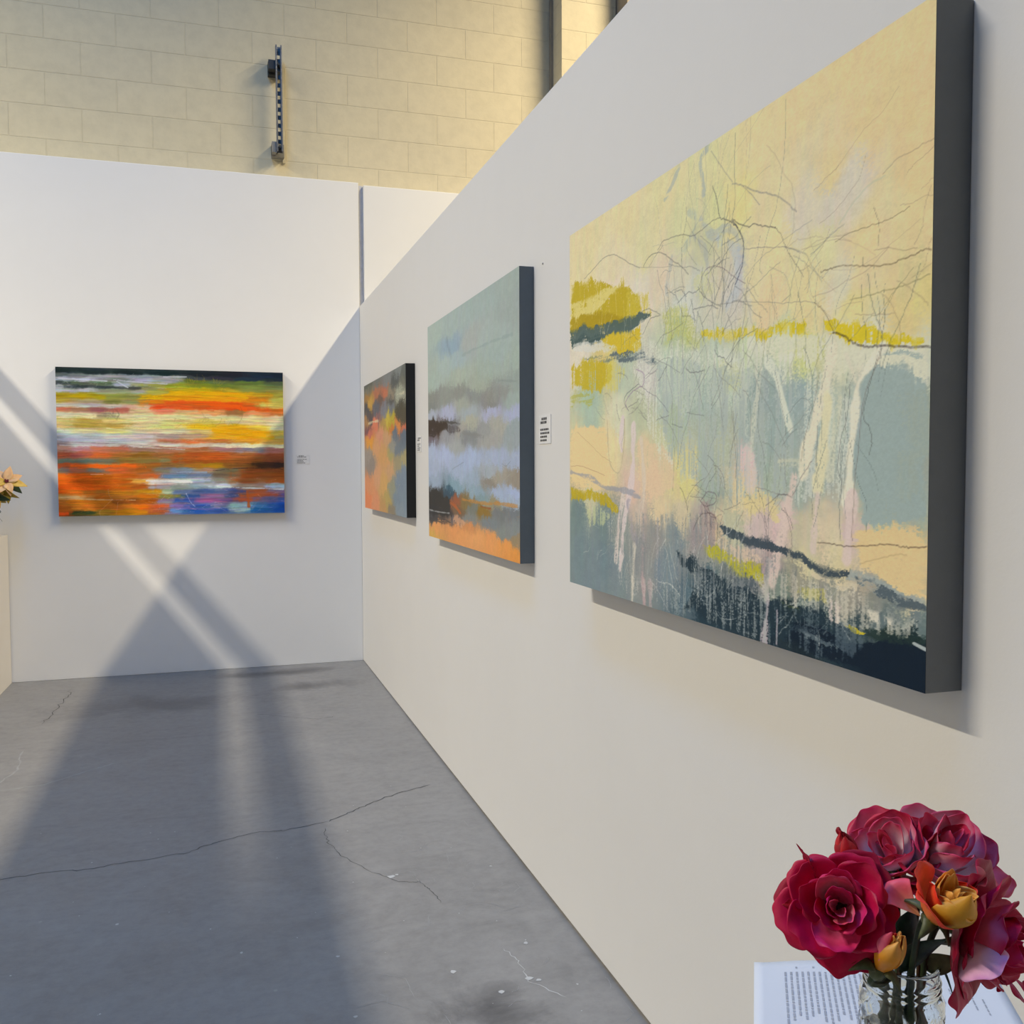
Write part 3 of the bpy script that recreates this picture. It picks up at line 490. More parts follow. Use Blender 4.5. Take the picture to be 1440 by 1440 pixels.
 ('L',(70,70,74),0.8,0.0029,[(0.667,0.6042),(0.7033,0.6038),(0.7357,0.6011),(0.7619,0.5916)]),
 ('L',(70,70,80),0.92,0.0029,[(0.42,0.4832),(0.383,0.4738),(0.3525,0.4634),(0.3448,0.4479),(0.3681,0.4273)]),
 ('L',(80,80,90),0.8,0.0022,[(0.42,0.4832),(0.463,0.4642),(0.5144,0.4453),(0.5474,0.4254),(0.5635,0.4127)]),
 ('L',(120,84,130),0.8,0.0036,[(0.4089,0.5153),(0.4451,0.504),(0.4452,0.481),(0.4201,0.4754),(0.3831,0.4674),(0.3526,0.449),(0.3604,0.4325)]),
 ('L',(90,84,84),0.69,0.0022,[(0.345,0.4093),(0.3412,0.3772),(0.3295,0.3533),(0.3375,0.3369)]),
 ('L',(80,84,84),0.69,0.0022,[(0.5791,0.4334),(0.5827,0.3828),(0.5895,0.325),(0.5839,0.2528)]),
 ('L',(70,76,76),0.69,0.0022,[(0.7318,0.4894),(0.6967,0.4592),(0.6689,0.4341),(0.6491,0.3939),(0.6258,0.3598),(0.6021,0.2962)]),
 ('L',(70,76,76),0.8,0.0022,[(0.5795,0.3887),(0.6013,0.3834),(0.6256,0.3795)]),
 ('L',(80,84,84),0.69,0.0022,[(0.6431,0.4081),(0.6834,0.4017),(0.7112,0.3988)]),
 ('L',(70,74,76),0.69,0.0022,[(0.7381,0.4092),(0.7691,0.4334),(0.7888,0.477),(0.8134,0.4935)]),
 ('L',(76,80,80),0.69,0.0022,[(0.8143,0.4236),(0.8227,0.3469),(0.831,0.2707),(0.8296,0.1942),(0.8177,0.1743)]),
 ('L',(80,84,84),0.69,0.0022,[(0.9066,0.441),(0.8989,0.369),(0.9173,0.3201),(0.9314,0.2481),(0.9325,0.176)]),
 ('L',(80,84,84),0.57,0.0022,[(0.9909,0.3879),(1.0198,0.4065),(1.0387,0.4052),(1.0575,0.3841)]),
 ('L',(96,84,70),0.69,0.0022,[(1.0691,0.4433),(1.059,0.4059),(1.0449,0.3737),(1.0306,0.3352),(1.0235,0.3072)]),
 ('L',(90,84,76),0.69,0.0022,[(1.067,0.3616),(1.0646,0.2959),(1.0688,0.2673)]),
 ('L',(70,74,72),0.8,0.0025,[(1.1444,0.4205),(1.1357,0.3691),(1.123,0.3381),(1.1171,0.2958),(1.1276,0.2747),(1.1218,0.2321),(1.1259,0.1898)]),
 ('L',(70,70,66),0.8,0.0025,[(1.2027,0.4551),(1.1855,0.4119),(1.174,0.3722),(1.1867,0.3564),(1.1932,0.336),(1.1875,0.316)]),
 ('L',(90,70,64),0.69,0.0025,[(1.2114,0.4639),(1.1971,0.4358),(1.175,0.3975),(1.1626,0.3164),(1.1542,0.2543),(1.1523,0.1917)]),
 ('L',(74,74,76),0.8,0.0022,[(0.7257,0.323),(0.7525,0.3067),(0.7554,0.2895),(0.7291,0.2693),(0.7131,0.2419)]),
 ('L',(90,76,84),0.8,0.0036,[(0.6993,0.2347),(0.7266,0.2531),(0.7559,0.2498),(0.7561,0.2352),(0.7187,0.2258),(0.6993,0.2347)]),
 ('L',(80,66,66),0.8,0.0036,[(0.6717,0.1783),(0.6996,0.2074),(0.7405,0.2133),(0.7618,0.197),(0.7622,0.1639)]),
 ('L',(70,56,48),0.92,0.0029,[(1.0703,0.1825),(1.1057,0.183),(1.1394,0.1824),(1.1716,0.1848),(1.2023,0.1892),(1.2318,0.1924),(1.2532,0.1911),(1.2739,0.1908),(1.3043,0.1941)]),
 ('L',(150,130,90),0.57,0.0029,[(1.1721,0.1601),(1.2176,0.1714),(1.2464,0.1789),(1.2673,0.1807)]),
 ('L',(120,80,60),0.69,0.0022,[(0.008,0.3041),(0.0686,0.3057),(0.1406,0.2965),(0.2304,0.2829)]),
 ('L',(120,90,60),0.57,0.0018,[(0.0538,0.3914),(0.1405,0.3582),(0.2084,0.3308),(0.2728,0.3131)]),
 ('L',(170,170,168),0.92,0.0036,[(0.4728,0.0632),(0.5176,0.0409),(0.5509,0.0152),(0.5736,0.0006)]),
 ('L',(160,166,160),0.69,0.0022,[(0.585,0.1439),(0.5791,0.0923),(0.5733,0.033)]),
 ('L',(180,184,176),0.8,0.0022,[(0.6066,0.1528),(0.5978,0.1087),(0.5917,0.0936)]),
 ('L',(190,190,180),0.8,0.0022,[(0.7514,0.1898),(0.7522,0.1231)]),
 ('S',(70,74,76),0.55,0.0026,60,0.1,[(0.5288,0.7082),(0.8612,0.4697)],3,80,60),
 ('S',(90,90,86),0.45,0.0024,40,0.12,[(0.5625,0.5287),(0.9931,0.2613)],4,85,25),
 ('S',(110,110,104),0.4,0.0024,22,0.1,[(0.8814,0.6377),(1.0822,0.5012)],5,40,80),
 ('S',(200,200,190),0.6,0.0028,60,0.08,[(0.2732,0.1961),(0.8678,0.0207)],6,85,22),
 ('S',(206,206,196),0.5,0.0024,30,0.05,[(0.7421,0.0818),(1.1591,0.0144)],7,60,50),
 ('S',(190,192,180),0.5,0.0024,26,0.07,[(0.0931,0.1975),(0.3544,0.0698)],8,70,30),
 ('S',(200,198,170),0.45,0.003,50,0.09,[(0.6239,0.5497),(1.1513,0.3993)],9,88,8),
 ('S',(80,74,84),0.5,0.0024,30,0.06,[(0.2296,0.5838),(0.5314,0.3851)],10,60,60),
 ('S',(80,70,70),0.5,0.0024,36,0.07,[(0.6267,0.2679),(1.0145,0.159)],11,50,60),
 ('S',(110,110,112),0.35,0.0022,26,0.18,[(0.5268,0.9407),(0.859,0.6176)],12,80,25),
 ('S',(60,70,70),0.5,0.0022,24,0.12,[(1.0281,0.4752),(1.2171,0.1963)],13,88,8),
 ('S',(214,208,190),0.4,0.003,40,0.06,[(-0.0066,0.7969),(0.53,0.5618)],14,85,15),
 ('S',(120,100,84),0.35,0.0022,24,0.14,[(0.9648,0.747),(1.2936,0.4908)],15,20,30)]}
MID = {'samp': [(0.0663,0.8792,166,180,166),(0.0327,0.7295,164,176,162),(0.498,0.8753,162,176,166),(0.9066,0.8874,160,174,164),(1.2367,0.8972,160,172,160),(1.2354,0.7865,158,168,158),(0.9933,0.7528,164,176,166),(0.7113,0.7652,166,172,162),(0.4945,0.7382,160,176,172),(0.4373,0.7727,144,164,172),(0.3145,0.73,166,180,170),(0.1154,0.6757,164,178,164),(0.6035,0.6451,166,176,158),(0.9914,0.6329,160,172,158),(1.2708,0.6488,162,174,160),(1.0768,0.6712,160,174,164),(1.27,0.5716,150,160,150),(0.8073,0.6006,160,168,150),(0.0569,0.604,136,138,128),(0.3103,0.5857,142,146,136),(0.5471,0.5822,140,142,132),(0.7575,0.5662,138,142,134),(0.9898,0.5365,140,140,132),(1.1159,0.5507,144,146,138),(1.2694,0.5163,156,168,158),(0.6011,0.5431,160,164,150),(0.9894,0.5076,134,134,128),(0.0557,0.5671,130,134,126),(0.0546,0.5363,166,172,180),(0.3704,0.5184,168,172,190),(0.7056,0.4994,160,168,168),(0.989,0.4882,170,172,192),(1.2688,0.4631,166,172,192),(0.705,0.4732,170,168,150),(1.0734,0.4408,166,164,150),(1.2684,0.4232,150,160,158),(0.0528,0.4808,66,56,46),(0.243,0.4724,70,54,40),(0.4291,0.4643,120,120,120),(0.5988,0.4461,160,156,146),(0.8984,0.4288,150,150,146),(0.0515,0.4437,110,100,104),(0.368,0.4326,150,150,150),(0.7039,0.4208,132,134,132),(0.9877,0.4035,160,158,150),(1.2679,0.3831,152,160,158),(0.4856,0.3922,160,162,158),(0.0491,0.3725,166,176,196),(0.3035,0.3531,168,178,200),(0.702,0.3339,164,176,198),(1.0718,0.3297,162,172,190),(1.2672,0.3163,160,170,186),(0.0464,0.2948,162,172,190),(0.5949,0.2809,160,172,190),(0.9857,0.282,160,166,170),(1.0708,0.2632,160,152,136),(1.2667,0.2671,150,140,124),(1.2664,0.2448,148,138,122),(0.9851,0.2454,140,132,120),(0.7003,0.2547,152,166,180),(0.1008,0.2333,150,164,180),(0.4813,0.2245,130,156,166),(0.7997,0.2171,140,160,170),(1.0702,0.2228,160,172,192),(1.2661,0.2157,164,176,200),(1.2658,0.1866,160,172,184),(0.8941,0.189,130,150,152),(0.0431,0.1951,70,66,60),(0.2078,0.1808,60,58,54),(0.3857,0.1941,60,80,92),(0.0417,0.1545,56,54,50),(0.2977,0.1538,70,60,52),(0.4799,0.1684,150,90,60),(0.6462,0.171,130,110,70),(0.984,0.177,150,140,110),(0.0401,0.1076,60,58,58),(0.3591,0.1153,70,62,58),(0.5361,0.1342,120,96,70),(0.7489,0.1508,120,122,110),(0.8933,0.1438,140,110,50),(1.0692,0.1513,118,120,118),(1.2654,0.1484,118,122,122),(0.9829,0.1109,122,128,128),(1.2649,0.1035,130,134,132),(0.6971,0.1089,128,130,124),(0.0392,0.0825,80,80,78),(0.4781,0.0981,110,100,96),(0.1226,0.0497,216,150,90),(0.477,0.0558,218,148,90),(0.0369,0.0135,206,160,80),(0.6964,0.077,206,140,86),(0.7964,0.0492,222,156,96),(0.9819,0.0495,222,152,90),(1.1491,0.0428,222,150,80),(1.286,0.022,222,146,70),(1.2864,0.0601,150,130,100),(0.5892,0.0352,220,152,92),(1.1497,0.0848,130,134,128)],'aniso': (0.5,2.2),'power': 5.5,'warp': 0.022,'ops': [('P',(120,134,140),0.0,0.02,0.3,'v',[(-0.0342,0.4846),(0.1089,0.4783),(0.1079,0.4478)]),
 ('P',(60,50,42),0.9,0.012,0.15,'h',[(-0.0038,0.5146),(0.1374,0.5074),(0.3692,0.4755),(0.3684,0.4498),(0.1763,0.4543),(0.1348,0.4286),(-0.0064,0.4394)]),
 ('P',(74,72,66),0.8,0.006,0.3,'h',[(0.1643,0.5),(0.4297,0.4869),(0.5993,0.4677),(0.4294,0.4756)]),
 ('P',(80,72,70),0.7,0.01,0.45,'v',[(0.3692,0.4755),(0.5441,0.462),(0.5769,0.4415),(0.3926,0.4431)]),
 ('P',(56,54,50),0.9,0.014,0.12,'h',[(-0.0148,0.2002),(0.1686,0.21),(0.2602,0.1822),(0.3853,0.1798),(0.4086,0.1461),(0.3586,0.0979),(0.1652,0.1007),(-0.0177,0.1178)]),
 ('P',(70,66,64),0.8,0.008,0.3,'h',[(-0.0185,0.0924),(0.2314,0.0918),(0.4775,0.0755),(0.2952,0.0654),(-0.0194,0.067)]),
 ('B',(170,170,170),0.7,0.005,0.35,[(0.0115,0.1158),(0.2058,0.1146),(0.3836,0.1164)]),
 ('B',(176,96,50),0.8,0.012,0.3,[(0.3971,0.1658),(0.4794,0.1487),(0.5693,0.1246)]),
 ('B',(190,130,60),0.7,0.01,0.35,[(0.5926,0.1801),(0.8939,0.174),(1.0696,0.1799),(1.2877,0.1784)]),
 ('B',(60,90,104),0.7,0.018,0.4,[(0.3374,0.2249),(0.4341,0.2095)]),
 ('B',(150,76,40),0.7,0.008,0.4,[(0.8563,0.1626),(0.9837,0.1574)]),
 ('B',(120,130,140),0.4,0.02,0.4,[(0.3543,0.8171),(0.4248,0.7462)]),
 ('B',(140,156,150),0.5,0.01,0.4,[(0.6054,0.7254),(0.8097,0.7272),(1.0775,0.7226),(1.2346,0.7199)]),
 ('B',(138,146,138),0.7,0.006,0.3,[(1.0756,0.5891),(1.2918,0.5675)]),
 ('B',(130,130,124),0.7,0.012,0.35,[(0.5986,0.4353),(0.7544,0.419),(0.8981,0.4089)]),
 ('P',(214,160,120),0.7,0.01,0.4,'d',[(0.4786,0.1206),(0.6444,0.0929),(0.59,0.0708),(0.4306,0.0786)]),
 ('L',(60,64,70),0.8,0.004,[(0.2669,0.4067),(0.2519,0.3391),(0.2371,0.2798),(0.2479,0.2056)]),
 ('L',(70,74,80),0.7,0.003,[(0.6074,0.3485),(0.6064,0.308)]),
 ('L',(70,74,80),0.6,0.003,[(0.4364,0.2946),(0.5404,0.311),(0.6175,0.3214)]),
 ('L',(70,74,80),0.6,0.003,[(0.3928,0.4516),(0.3797,0.415),(0.3421,0.3872)]),
 ('L',(80,84,86),0.6,0.003,[(1.1207,0.3128),(1.1683,0.3055),(1.2149,0.3212)]),
 ('L',(70,74,80),0.6,0.003,[(0.8006,0.2635),(0.7815,0.2891)]),
 ('L',(70,74,80),0.6,0.003,[(0.8296,0.2637),(0.8301,0.2892)]),
 ('L',(70,74,80),0.6,0.003,[(0.9231,0.2744),(0.9144,0.2942)]),
 ('S',(100,104,100),0.4,0.0024,40,0.05,[(0.03,0.6524),(1.2909,0.4817)],31,88,10),
 ('S',(70,66,66),0.5,0.0024,26,0.05,[(0.0241,0.482),(0.5975,0.3893)],32,85,20),
 ('S',(90,94,100),0.4,0.0024,30,0.04,[(0.5997,0.4838),(1.2884,0.2496)],33,80,30),
 ('S',(190,194,180),0.4,0.0024,30,0.06,[(0.0198,0.3574),(1.288,0.2051)],34,5,20),
 ('S',(176,120,70),0.5,0.0024,24,0.05,[(0.4802,0.1824),(1.287,0.116)],35,30,60)]}
SMALL = {'samp': [(0.1514,0.7556,90,94,84),(0.4989,0.7547,110,114,110),(0.8528,0.742,120,124,124),(1.1665,0.7488,120,126,124),(1.3175,0.716,96,100,94),(1.0635,0.6964,84,88,86),(1.3151,0.6636,110,112,100),(0.1491,0.7211,120,118,100),(0.4944,0.6813,170,110,80),(0.7353,0.6666,180,110,80),(0.956,0.6381,140,130,110),(1.1997,0.6268,160,164,144),(1.3126,0.6075,150,152,136),(0.1461,0.6778,160,120,60),(0.2281,0.6461,190,150,70),(0.6152,0.6358,110,90,80),(0.9547,0.6118,84,84,82),(1.255,0.5798,80,80,70),(0.1417,0.6128,80,80,80),(0.4889,0.5914,96,98,104),(0.7295,0.5647,120,122,130),(0.9521,0.5628,110,116,120),(1.1954,0.537,76,74,60),(1.3075,0.4951,80,76,62),(0.2218,0.5519,90,80,80),(0.5361,0.5436,130,100,100),(0.8403,0.5118,190,170,70),(0.9495,0.5138,176,160,60),(0.1358,0.5258,170,130,80),(0.4332,0.5159,206,120,90),(0.6786,0.4921,170,140,80),(0.9047,0.4818,176,150,50),(1.1528,0.4667,200,130,70),(1.3052,0.4457,190,110,80),(0.1334,0.4909,120,80,80),(0.215,0.4487,190,110,90),(0.6038,0.4431,200,140,110),(0.946,0.4457,190,120,60),(0.8352,0.4191,190,150,110),(1.0496,0.4193,100,110,120),(1.3039,0.4175,96,108,120),(1.245,0.3659,104,116,126),(1.1462,0.3319,110,120,126),(0.9847,0.3726,140,140,130),(0.2127,0.4142,214,150,60),(0.475,0.3651,200,150,104),(0.7157,0.3201,196,150,96),(0.8959,0.3174,160,150,100),(0.1224,0.329,150,140,130),(0.2578,0.2625,140,130,120),(0.4649,0.1993,200,150,110),(0.7066,0.1611,196,156,96),(0.8918,0.2406,190,150,110),(1.1435,0.277,150,140,110),(1.2982,0.2936,160,150,110),(1.295,0.2225,120,134,146),(1.1777,0.1675,118,132,144),(1.2893,0.0977,120,134,144),(1.0944,0.0922,118,132,142),(0.8159,0.0648,170,150,90),(0.9719,0.1267,140,140,120),(0.1954,0.1541,206,140,96),(0.1316,0.0432,214,130,84),(0.403,0.0307,206,140,100),(0.6989,0.0251,180,140,90),(0.9235,0.0183,130,120,100),(1.171,0.0285,126,138,146),(0.8276,0.2795,196,150,100)],'aniso': (0.35,1.0),'power': 6,'warp': 0.035,'ops': [('S',(60,60,60),0.4,0.004,26,0.1,[(0.1252,0.7884),(1.3055,0.4528)],41,10,30),
 ('S',(220,190,150),0.4,0.004,30,0.1,[(0.1058,0.5052),(1.1319,0.038)],42,85,20),
 ('S',(170,176,180),0.4,0.004,20,0.06,[(0.7347,0.6549),(1.1559,0.5321)],43,85,10),
 ('B',(214,200,160),0.7,0.012,0.4,[(0.1638,0.5201),(0.3816,0.5225),(0.5347,0.5192)]),
 ('B',(206,200,170),0.6,0.01,0.4,[(1.1208,0.6256),(1.3132,0.6215)])]}
BACK = {'samp': [(0.0094,0.8988,22,36,36),(0.2105,0.8983,28,42,44),(0.4157,0.8977,24,38,38),(0.6254,0.8971,20,38,40),(0.8395,0.8965,26,34,40),(1.0582,0.8959,30,32,44),(1.2367,0.8955,22,40,56),(1.3635,0.8951,20,34,48),(0.0088,0.8727,90,98,96),(0.129,0.8724,120,124,122),(0.2915,0.8719,150,154,156),(0.4568,0.8714,150,156,160),(0.6248,0.8709,150,152,150),(0.7958,0.8704,60,66,70),(0.9697,0.8698,44,44,56),(1.1467,0.8693,30,46,62),(1.3494,0.8687,28,40,50),(0.0084,0.8553,156,162,166),(0.169,0.8549,176,182,190),(0.3322,0.8544,120,126,120),(0.4982,0.8539,160,164,176),(0.6457,0.8535,150,152,150),(0.7955,0.8531,100,110,40),(0.9694,0.8526,90,104,60),(1.1464,0.8521,96,116,50),(1.3492,0.8515,80,96,60),(0.0077,0.8249,60,70,66),(0.1279,0.8245,84,100,76),(0.2905,0.8239,86,104,76),(0.3728,0.8236,160,162,176),(0.4558,0.8234,150,150,120),(0.5605,0.823,150,150,70),(0.6877,0.8226,140,150,40),(0.8382,0.8221,130,140,40),(1.0129,0.8215,110,126,50),(1.1906,0.821,110,126,60),(1.3624,0.8204,110,120,70),(0.0152,0.8031,160,166,170),(0.1274,0.8027,50,62,62),(0.29,0.8021,56,64,64),(0.4554,0.8016,70,74,66),(0.5601,0.8012,150,150,90),(0.6873,0.8008,170,160,40),(0.8378,0.8003,196,170,20),(1.0125,0.7997,170,150,40),(1.1903,0.7991,130,134,60),(1.3621,0.7986,140,140,60),(0.0147,0.7813,170,172,176),(0.1673,0.7806,176,178,184),(0.3306,0.7799,150,156,120),(0.4967,0.7791,160,166,150),(0.6019,0.7786,170,166,70),(0.7083,0.7782,214,168,14),(0.8808,0.7774,224,166,10),(1.0563,0.7766,216,158,10),(1.2124,0.7759,180,140,30),(1.3618,0.7753,150,150,60),(0.0139,0.7464,150,136,20),(0.1261,0.7458,170,144,10),(0.2275,0.7453,166,144,20),(0.3299,0.7448,130,134,60),(0.4542,0.7441,134,136,70),(0.559,0.7436,216,172,10),(0.7076,0.7428,222,150,10),(0.8802,0.7419,224,150,14),(1.0557,0.741,222,150,16),(1.1894,0.7403,196,120,24),(1.3613,0.7394,176,170,80),(0.0132,0.7159,176,150,60),(0.1659,0.715,160,150,110),(0.3292,0.7141,120,122,60),(0.4536,0.7134,140,140,90),(0.5584,0.7128,220,130,20),(0.707,0.712,216,84,24),(0.8796,0.711,228,90,18),(1.0552,0.71,226,84,18),(1.1665,0.7094,196,96,24),(1.279,0.7087,190,180,90),(1.3608,0.7083,180,170,80),(0.0125,0.6853,186,182,170),(0.1652,0.6844,180,176,172),(0.3286,0.6834,186,180,160),(0.4738,0.6825,206,170,140),(0.6,0.6817,220,76,28),(0.7493,0.6808,214,90,30),(0.9227,0.6798,214,88,24),(1.0547,0.679,222,74,20),(1.1885,0.6781,216,86,24),(1.3604,0.6771,190,100,30),(0.0119,0.6635,190,110,80),(0.1243,0.6628,160,120,90),(0.2461,0.6621,150,90,90),(0.3901,0.6612,180,100,84),(0.4943,0.6606,210,180,140),(0.6208,0.6598,216,120,90),(0.7489,0.659,216,180,120),(0.9223,0.6579,216,150,90),(1.0544,0.6571,150,110,60),(1.1881,0.6563,216,140,90),(1.3601,0.6552,196,110,50),(0.0111,0.6286,214,204,170),(0.1639,0.6277,216,206,160),(0.2863,0.627,150,140,110),(0.3894,0.6264,206,200,150),(0.5356,0.6256,216,208,150),(0.7054,0.6246,212,206,150),(0.9217,0.6234,214,206,150),(1.1428,0.6221,210,198,140),(1.3596,0.6208,206,192,150),(0.0104,0.5981,196,176,110),(0.1633,0.5973,176,150,70),(0.3268,0.5964,206,190,110),(0.493,0.5956,210,204,150),(0.7048,0.5945,200,190,120),(0.8776,0.5936,196,180,90),(1.0533,0.5927,206,196,140),(1.3592,0.5911,208,200,160),(0.0096,0.5631,190,170,110),(0.1625,0.5624,170,140,60),(0.326,0.5616,180,150,70),(0.4923,0.5608,206,196,140),(0.6615,0.56,206,200,120),(0.8335,0.5592,214,180,30),(1.0528,0.5581,220,166,20),(1.1866,0.5575,216,180,60),(1.3587,0.5567,190,186,150),(0.0089,0.5325,196,196,170),(0.1618,0.5319,200,190,140),(0.3254,0.5312,206,196,120),(0.4917,0.5305,196,190,150),(0.6609,0.5298,206,200,160),(0.833,0.5291,200,180,110),(1.008,0.5284,222,160,10),(1.1637,0.5277,222,160,10),(1.3583,0.5269,190,170,70),(0.0082,0.5019,160,170,172),(0.1611,0.5014,164,172,176),(0.3248,0.5008,180,180,170),(0.4911,0.5002,186,180,170),(0.6603,0.4996,160,140,130),(0.7891,0.4992,180,150,120),(0.9635,0.4985,216,160,30),(1.1409,0.4979,222,158,14),(1.2986,0.4974,196,150,30),(1.3578,0.4971,170,160,90),(0.0075,0.4713,150,156,166),(0.1605,0.4709,156,162,170),(0.3241,0.4704,160,166,172),(0.4905,0.4699,180,174,170),(0.6598,0.4694,170,110,80),(0.7886,0.469,190,110,60),(0.963,0.4685,180,110,50),(1.1404,0.468,200,140,40),(1.3574,0.4674,180,150,70),(0.0069,0.4451,150,130,130),(0.1599,0.4448,176,176,176),(0.3236,0.4444,166,160,160),(0.49,0.4441,190,186,176),(0.6593,0.4437,190,182,170),(0.8315,0.4434,190,176,160),(1.0066,0.443,206,200,170),(1.14,0.4427,214,206,160),(1.3571,0.4423,206,198,160),(0.0064,0.4232,176,130,110),(0.1189,0.4231,160,120,130),(0.2409,0.423,184,110,80),(0.3645,0.4228,170,100,76),(0.4896,0.4227,140,110,90),(0.6589,0.4225,160,110,90),(0.8311,0.4224,160,96,60),(1.0063,0.4222,150,110,110),(1.1397,0.422,120,120,134),(1.3568,0.4218,150,100,90),(0.0134,0.3794,160,80,50),(0.1179,0.3793,150,80,70),(0.24,0.3792,186,90,40),(0.3636,0.379,150,96,40),(0.4887,0.3789,130,90,30),(0.6155,0.3788,140,96,50),(0.7438,0.3786,160,80,30),(0.9176,0.3784,176,84,26),(1.0943,0.3782,150,86,40),(1.3562,0.3779,130,70,40),(0.0126,0.3444,90,104,90),(0.1577,0.3443,96,108,96),(0.2803,0.3442,110,110,84),(0.4044,0.3441,120,96,40),(0.5301,0.344,120,100,50),(0.6361,0.3439,120,116,80),(0.7432,0.3439,150,76,26),(0.917,0.3437,160,76,24),(1.1385,0.3436,130,74,30),(1.3557,0.3434,110,60,36),(0.0119,0.3137,170,76,40),(0.1165,0.3137,190,80,30),(0.2386,0.3137,214,90,20),(0.4038,0.3137,206,90,24),(0.5295,0.3137,150,90,30),(0.6568,0.3136,120,90,50),(0.7858,0.3136,150,100,30),(0.9165,0.3136,150,110,20),(1.0933,0.3136,110,70,30),(1.228,0.3136,60,40,26),(1.3552,0.3136,50,36,30),(0.0111,0.283,110,100,90),(0.1158,0.2831,150,90,60),(0.2379,0.2831,100,104,96),(0.3409,0.2832,186,90,40),(0.4868,0.2833,150,84,30),(0.6136,0.2833,110,110,96),(0.7421,0.2834,110,122,140),(0.8722,0.2835,150,120,96),(1.004,0.2835,96,90,70),(1.1375,0.2836,130,70,30),(1.3548,0.2837,120,66,30),(0.0103,0.2479,214,96,20),(0.115,0.248,190,80,10),(0.2371,0.2481,160,80,10),(0.4024,0.2483,176,90,20),(0.5282,0.2484,180,90,40),(0.6556,0.2485,90,120,150),(0.828,0.2487,96,116,140),(0.9593,0.2488,100,90,70),(1.137,0.249,134,72,26),(1.3543,0.2492,130,68,24),(0.0095,0.2128,214,96,14),(0.1142,0.213,176,76,6),(0.2364,0.2131,160,76,6),(0.3601,0.2133,176,84,14),(0.4854,0.2135,206,150,60),(0.5698,0.2136,190,190,196),(0.6978,0.2137,196,200,196),(0.8274,0.2139,150,160,180),(0.9587,0.2141,120,120,110),(1.0917,0.2142,140,80,40),(1.3538,0.2146,150,76,30),(0.0087,0.1777,210,84,10),(0.1134,0.1779,200,80,10),(0.2356,0.1781,186,80,14),(0.3594,0.1783,176,90,14),(0.4847,0.1785,150,76,20),(0.5904,0.1787,150,140,150),(0.6971,0.1789,120,134,130),(0.8268,0.1791,130,150,160),(0.9581,0.1793,170,190,200),(1.1359,0.1796,150,130,110),(1.3533,0.18,150,170,190),(0.008,0.147,196,84,10),(0.1127,0.1472,180,90,20),(0.235,0.1475,150,90,30),(0.3588,0.1478,170,100,20),(0.5262,0.1482,176,120,20),(0.6324,0.1484,150,160,130),(0.7181,0.1486,80,100,140),(0.8699,0.149,60,84,130),(1.0461,0.1494,70,80,130),(1.1804,0.1497,160,84,50),(1.3529,0.1501,120,100,130),(0.0073,0.1162,170,130,70),(0.112,0.1165,160,120,70),(0.2343,0.1169,150,80,20),(0.3581,0.1173,150,90,30),(0.5256,0.1177,180,100,14),(0.6532,0.1181,120,120,60),(0.7607,0.1184,46,76,140),(0.9131,0.1189,120,90,130),(1.0456,0.1193,70,80,120),(1.1574,0.1196,176,84,40),(1.2477,0.1199,150,80,50),(1.3525,0.1202,90,80,130),(0.0066,0.0855,160,90,30),(0.1114,0.0858,176,100,20),(0.2337,0.0863,170,96,20),(0.3575,0.0867,120,66,20),(0.525,0.0873,150,76,10),(0.6312,0.0877,120,110,130),(0.7385,0.0881,50,80,150),(0.8688,0.0885,130,80,130),(1.0008,0.089,110,80,130),(1.1345,0.0895,170,80,50),(1.2472,0.0899,100,90,130),(1.3521,0.0902,60,80,140),(0.0058,0.0503,150,76,20),(0.1106,0.0507,180,104,30),(0.2329,0.0512,160,90,20),(0.336,0.0516,176,100,30),(0.4822,0.0522,206,100,14),(0.5879,0.0526,190,84,40),(0.6948,0.053,120,100,160),(0.8246,0.0535,40,76,150),(0.956,0.054,110,110,150),(1.0669,0.0545,150,180,180),(1.2015,0.055,60,110,160),(1.3516,0.0556,20,70,150),(0.0131,0.0195,190,70,20),(0.0896,0.0199,50,60,30),(0.1913,0.0204,44,56,30),(0.2734,0.0207,130,100,30),(0.3769,0.0212,170,110,14),(0.4816,0.0217,176,110,14),(0.5874,0.0221,140,70,40),(0.6728,0.0225,80,120,180),(0.8023,0.0231,30,80,160),(0.9555,0.0238,50,80,150),(1.0664,0.0243,150,170,170),(1.1784,0.0248,30,90,150),(1.3512,0.0256,16,66,150)],'aniso': (1,6.0),'power': 4,'warp': 0.02,'ops': [('L',(30,44,46),0.7,0.004,[(0.0152,0.8033),(0.1273,0.7971),(0.29,0.8007)]),
 ('B',(196,198,204),0.8,0.006,0.3,[(0.0163,0.8512),(0.1284,0.8453),(0.2908,0.8405)]),
 ('B',(190,194,200),0.8,0.006,0.35,[(0.3321,0.8503),(0.4978,0.8366),(0.6453,0.8312)]),
 ('B',(200,202,206),0.7,0.005,0.3,[(0.6249,0.8756),(0.7615,0.8791)]),
 ('B',(190,196,204),0.8,0.006,0.4,[(0.3484,0.8419),(0.3974,0.812),(0.4138,0.8035)]),
 ('B',(224,170,10),0.8,0.012,0.3,[(0.5591,0.7485),(0.751,0.7749),(1.0562,0.7674),(1.1359,0.7506)]),
 ('B',(230,90,14),0.8,0.018,0.3,[(0.9057,0.7051),(1.055,0.6985),(1.1213,0.6765)]),
 ('B',(206,80,30),0.7,0.006,0.4,[(0.5372,0.7033),(0.7067,0.6927),(0.9224,0.6643)]),
 ('B',(222,160,10),0.8,0.016,0.25,[(0.9203,0.5408),(1.0968,0.5332),(1.2399,0.5065)]),
 ('B',(190,170,40),0.7,0.005,0.4,[(0.7046,0.5796),(0.9209,0.5729),(1.1421,0.5752)]),
 ('B',(216,208,160),0.7,0.006,0.4,[(0.2846,0.5484),(0.4291,0.532)]),
 ('B',(216,210,170),0.8,0.008,0.3,[(0.9978,0.445),(1.1176,0.4409),(1.357,0.4371)]),
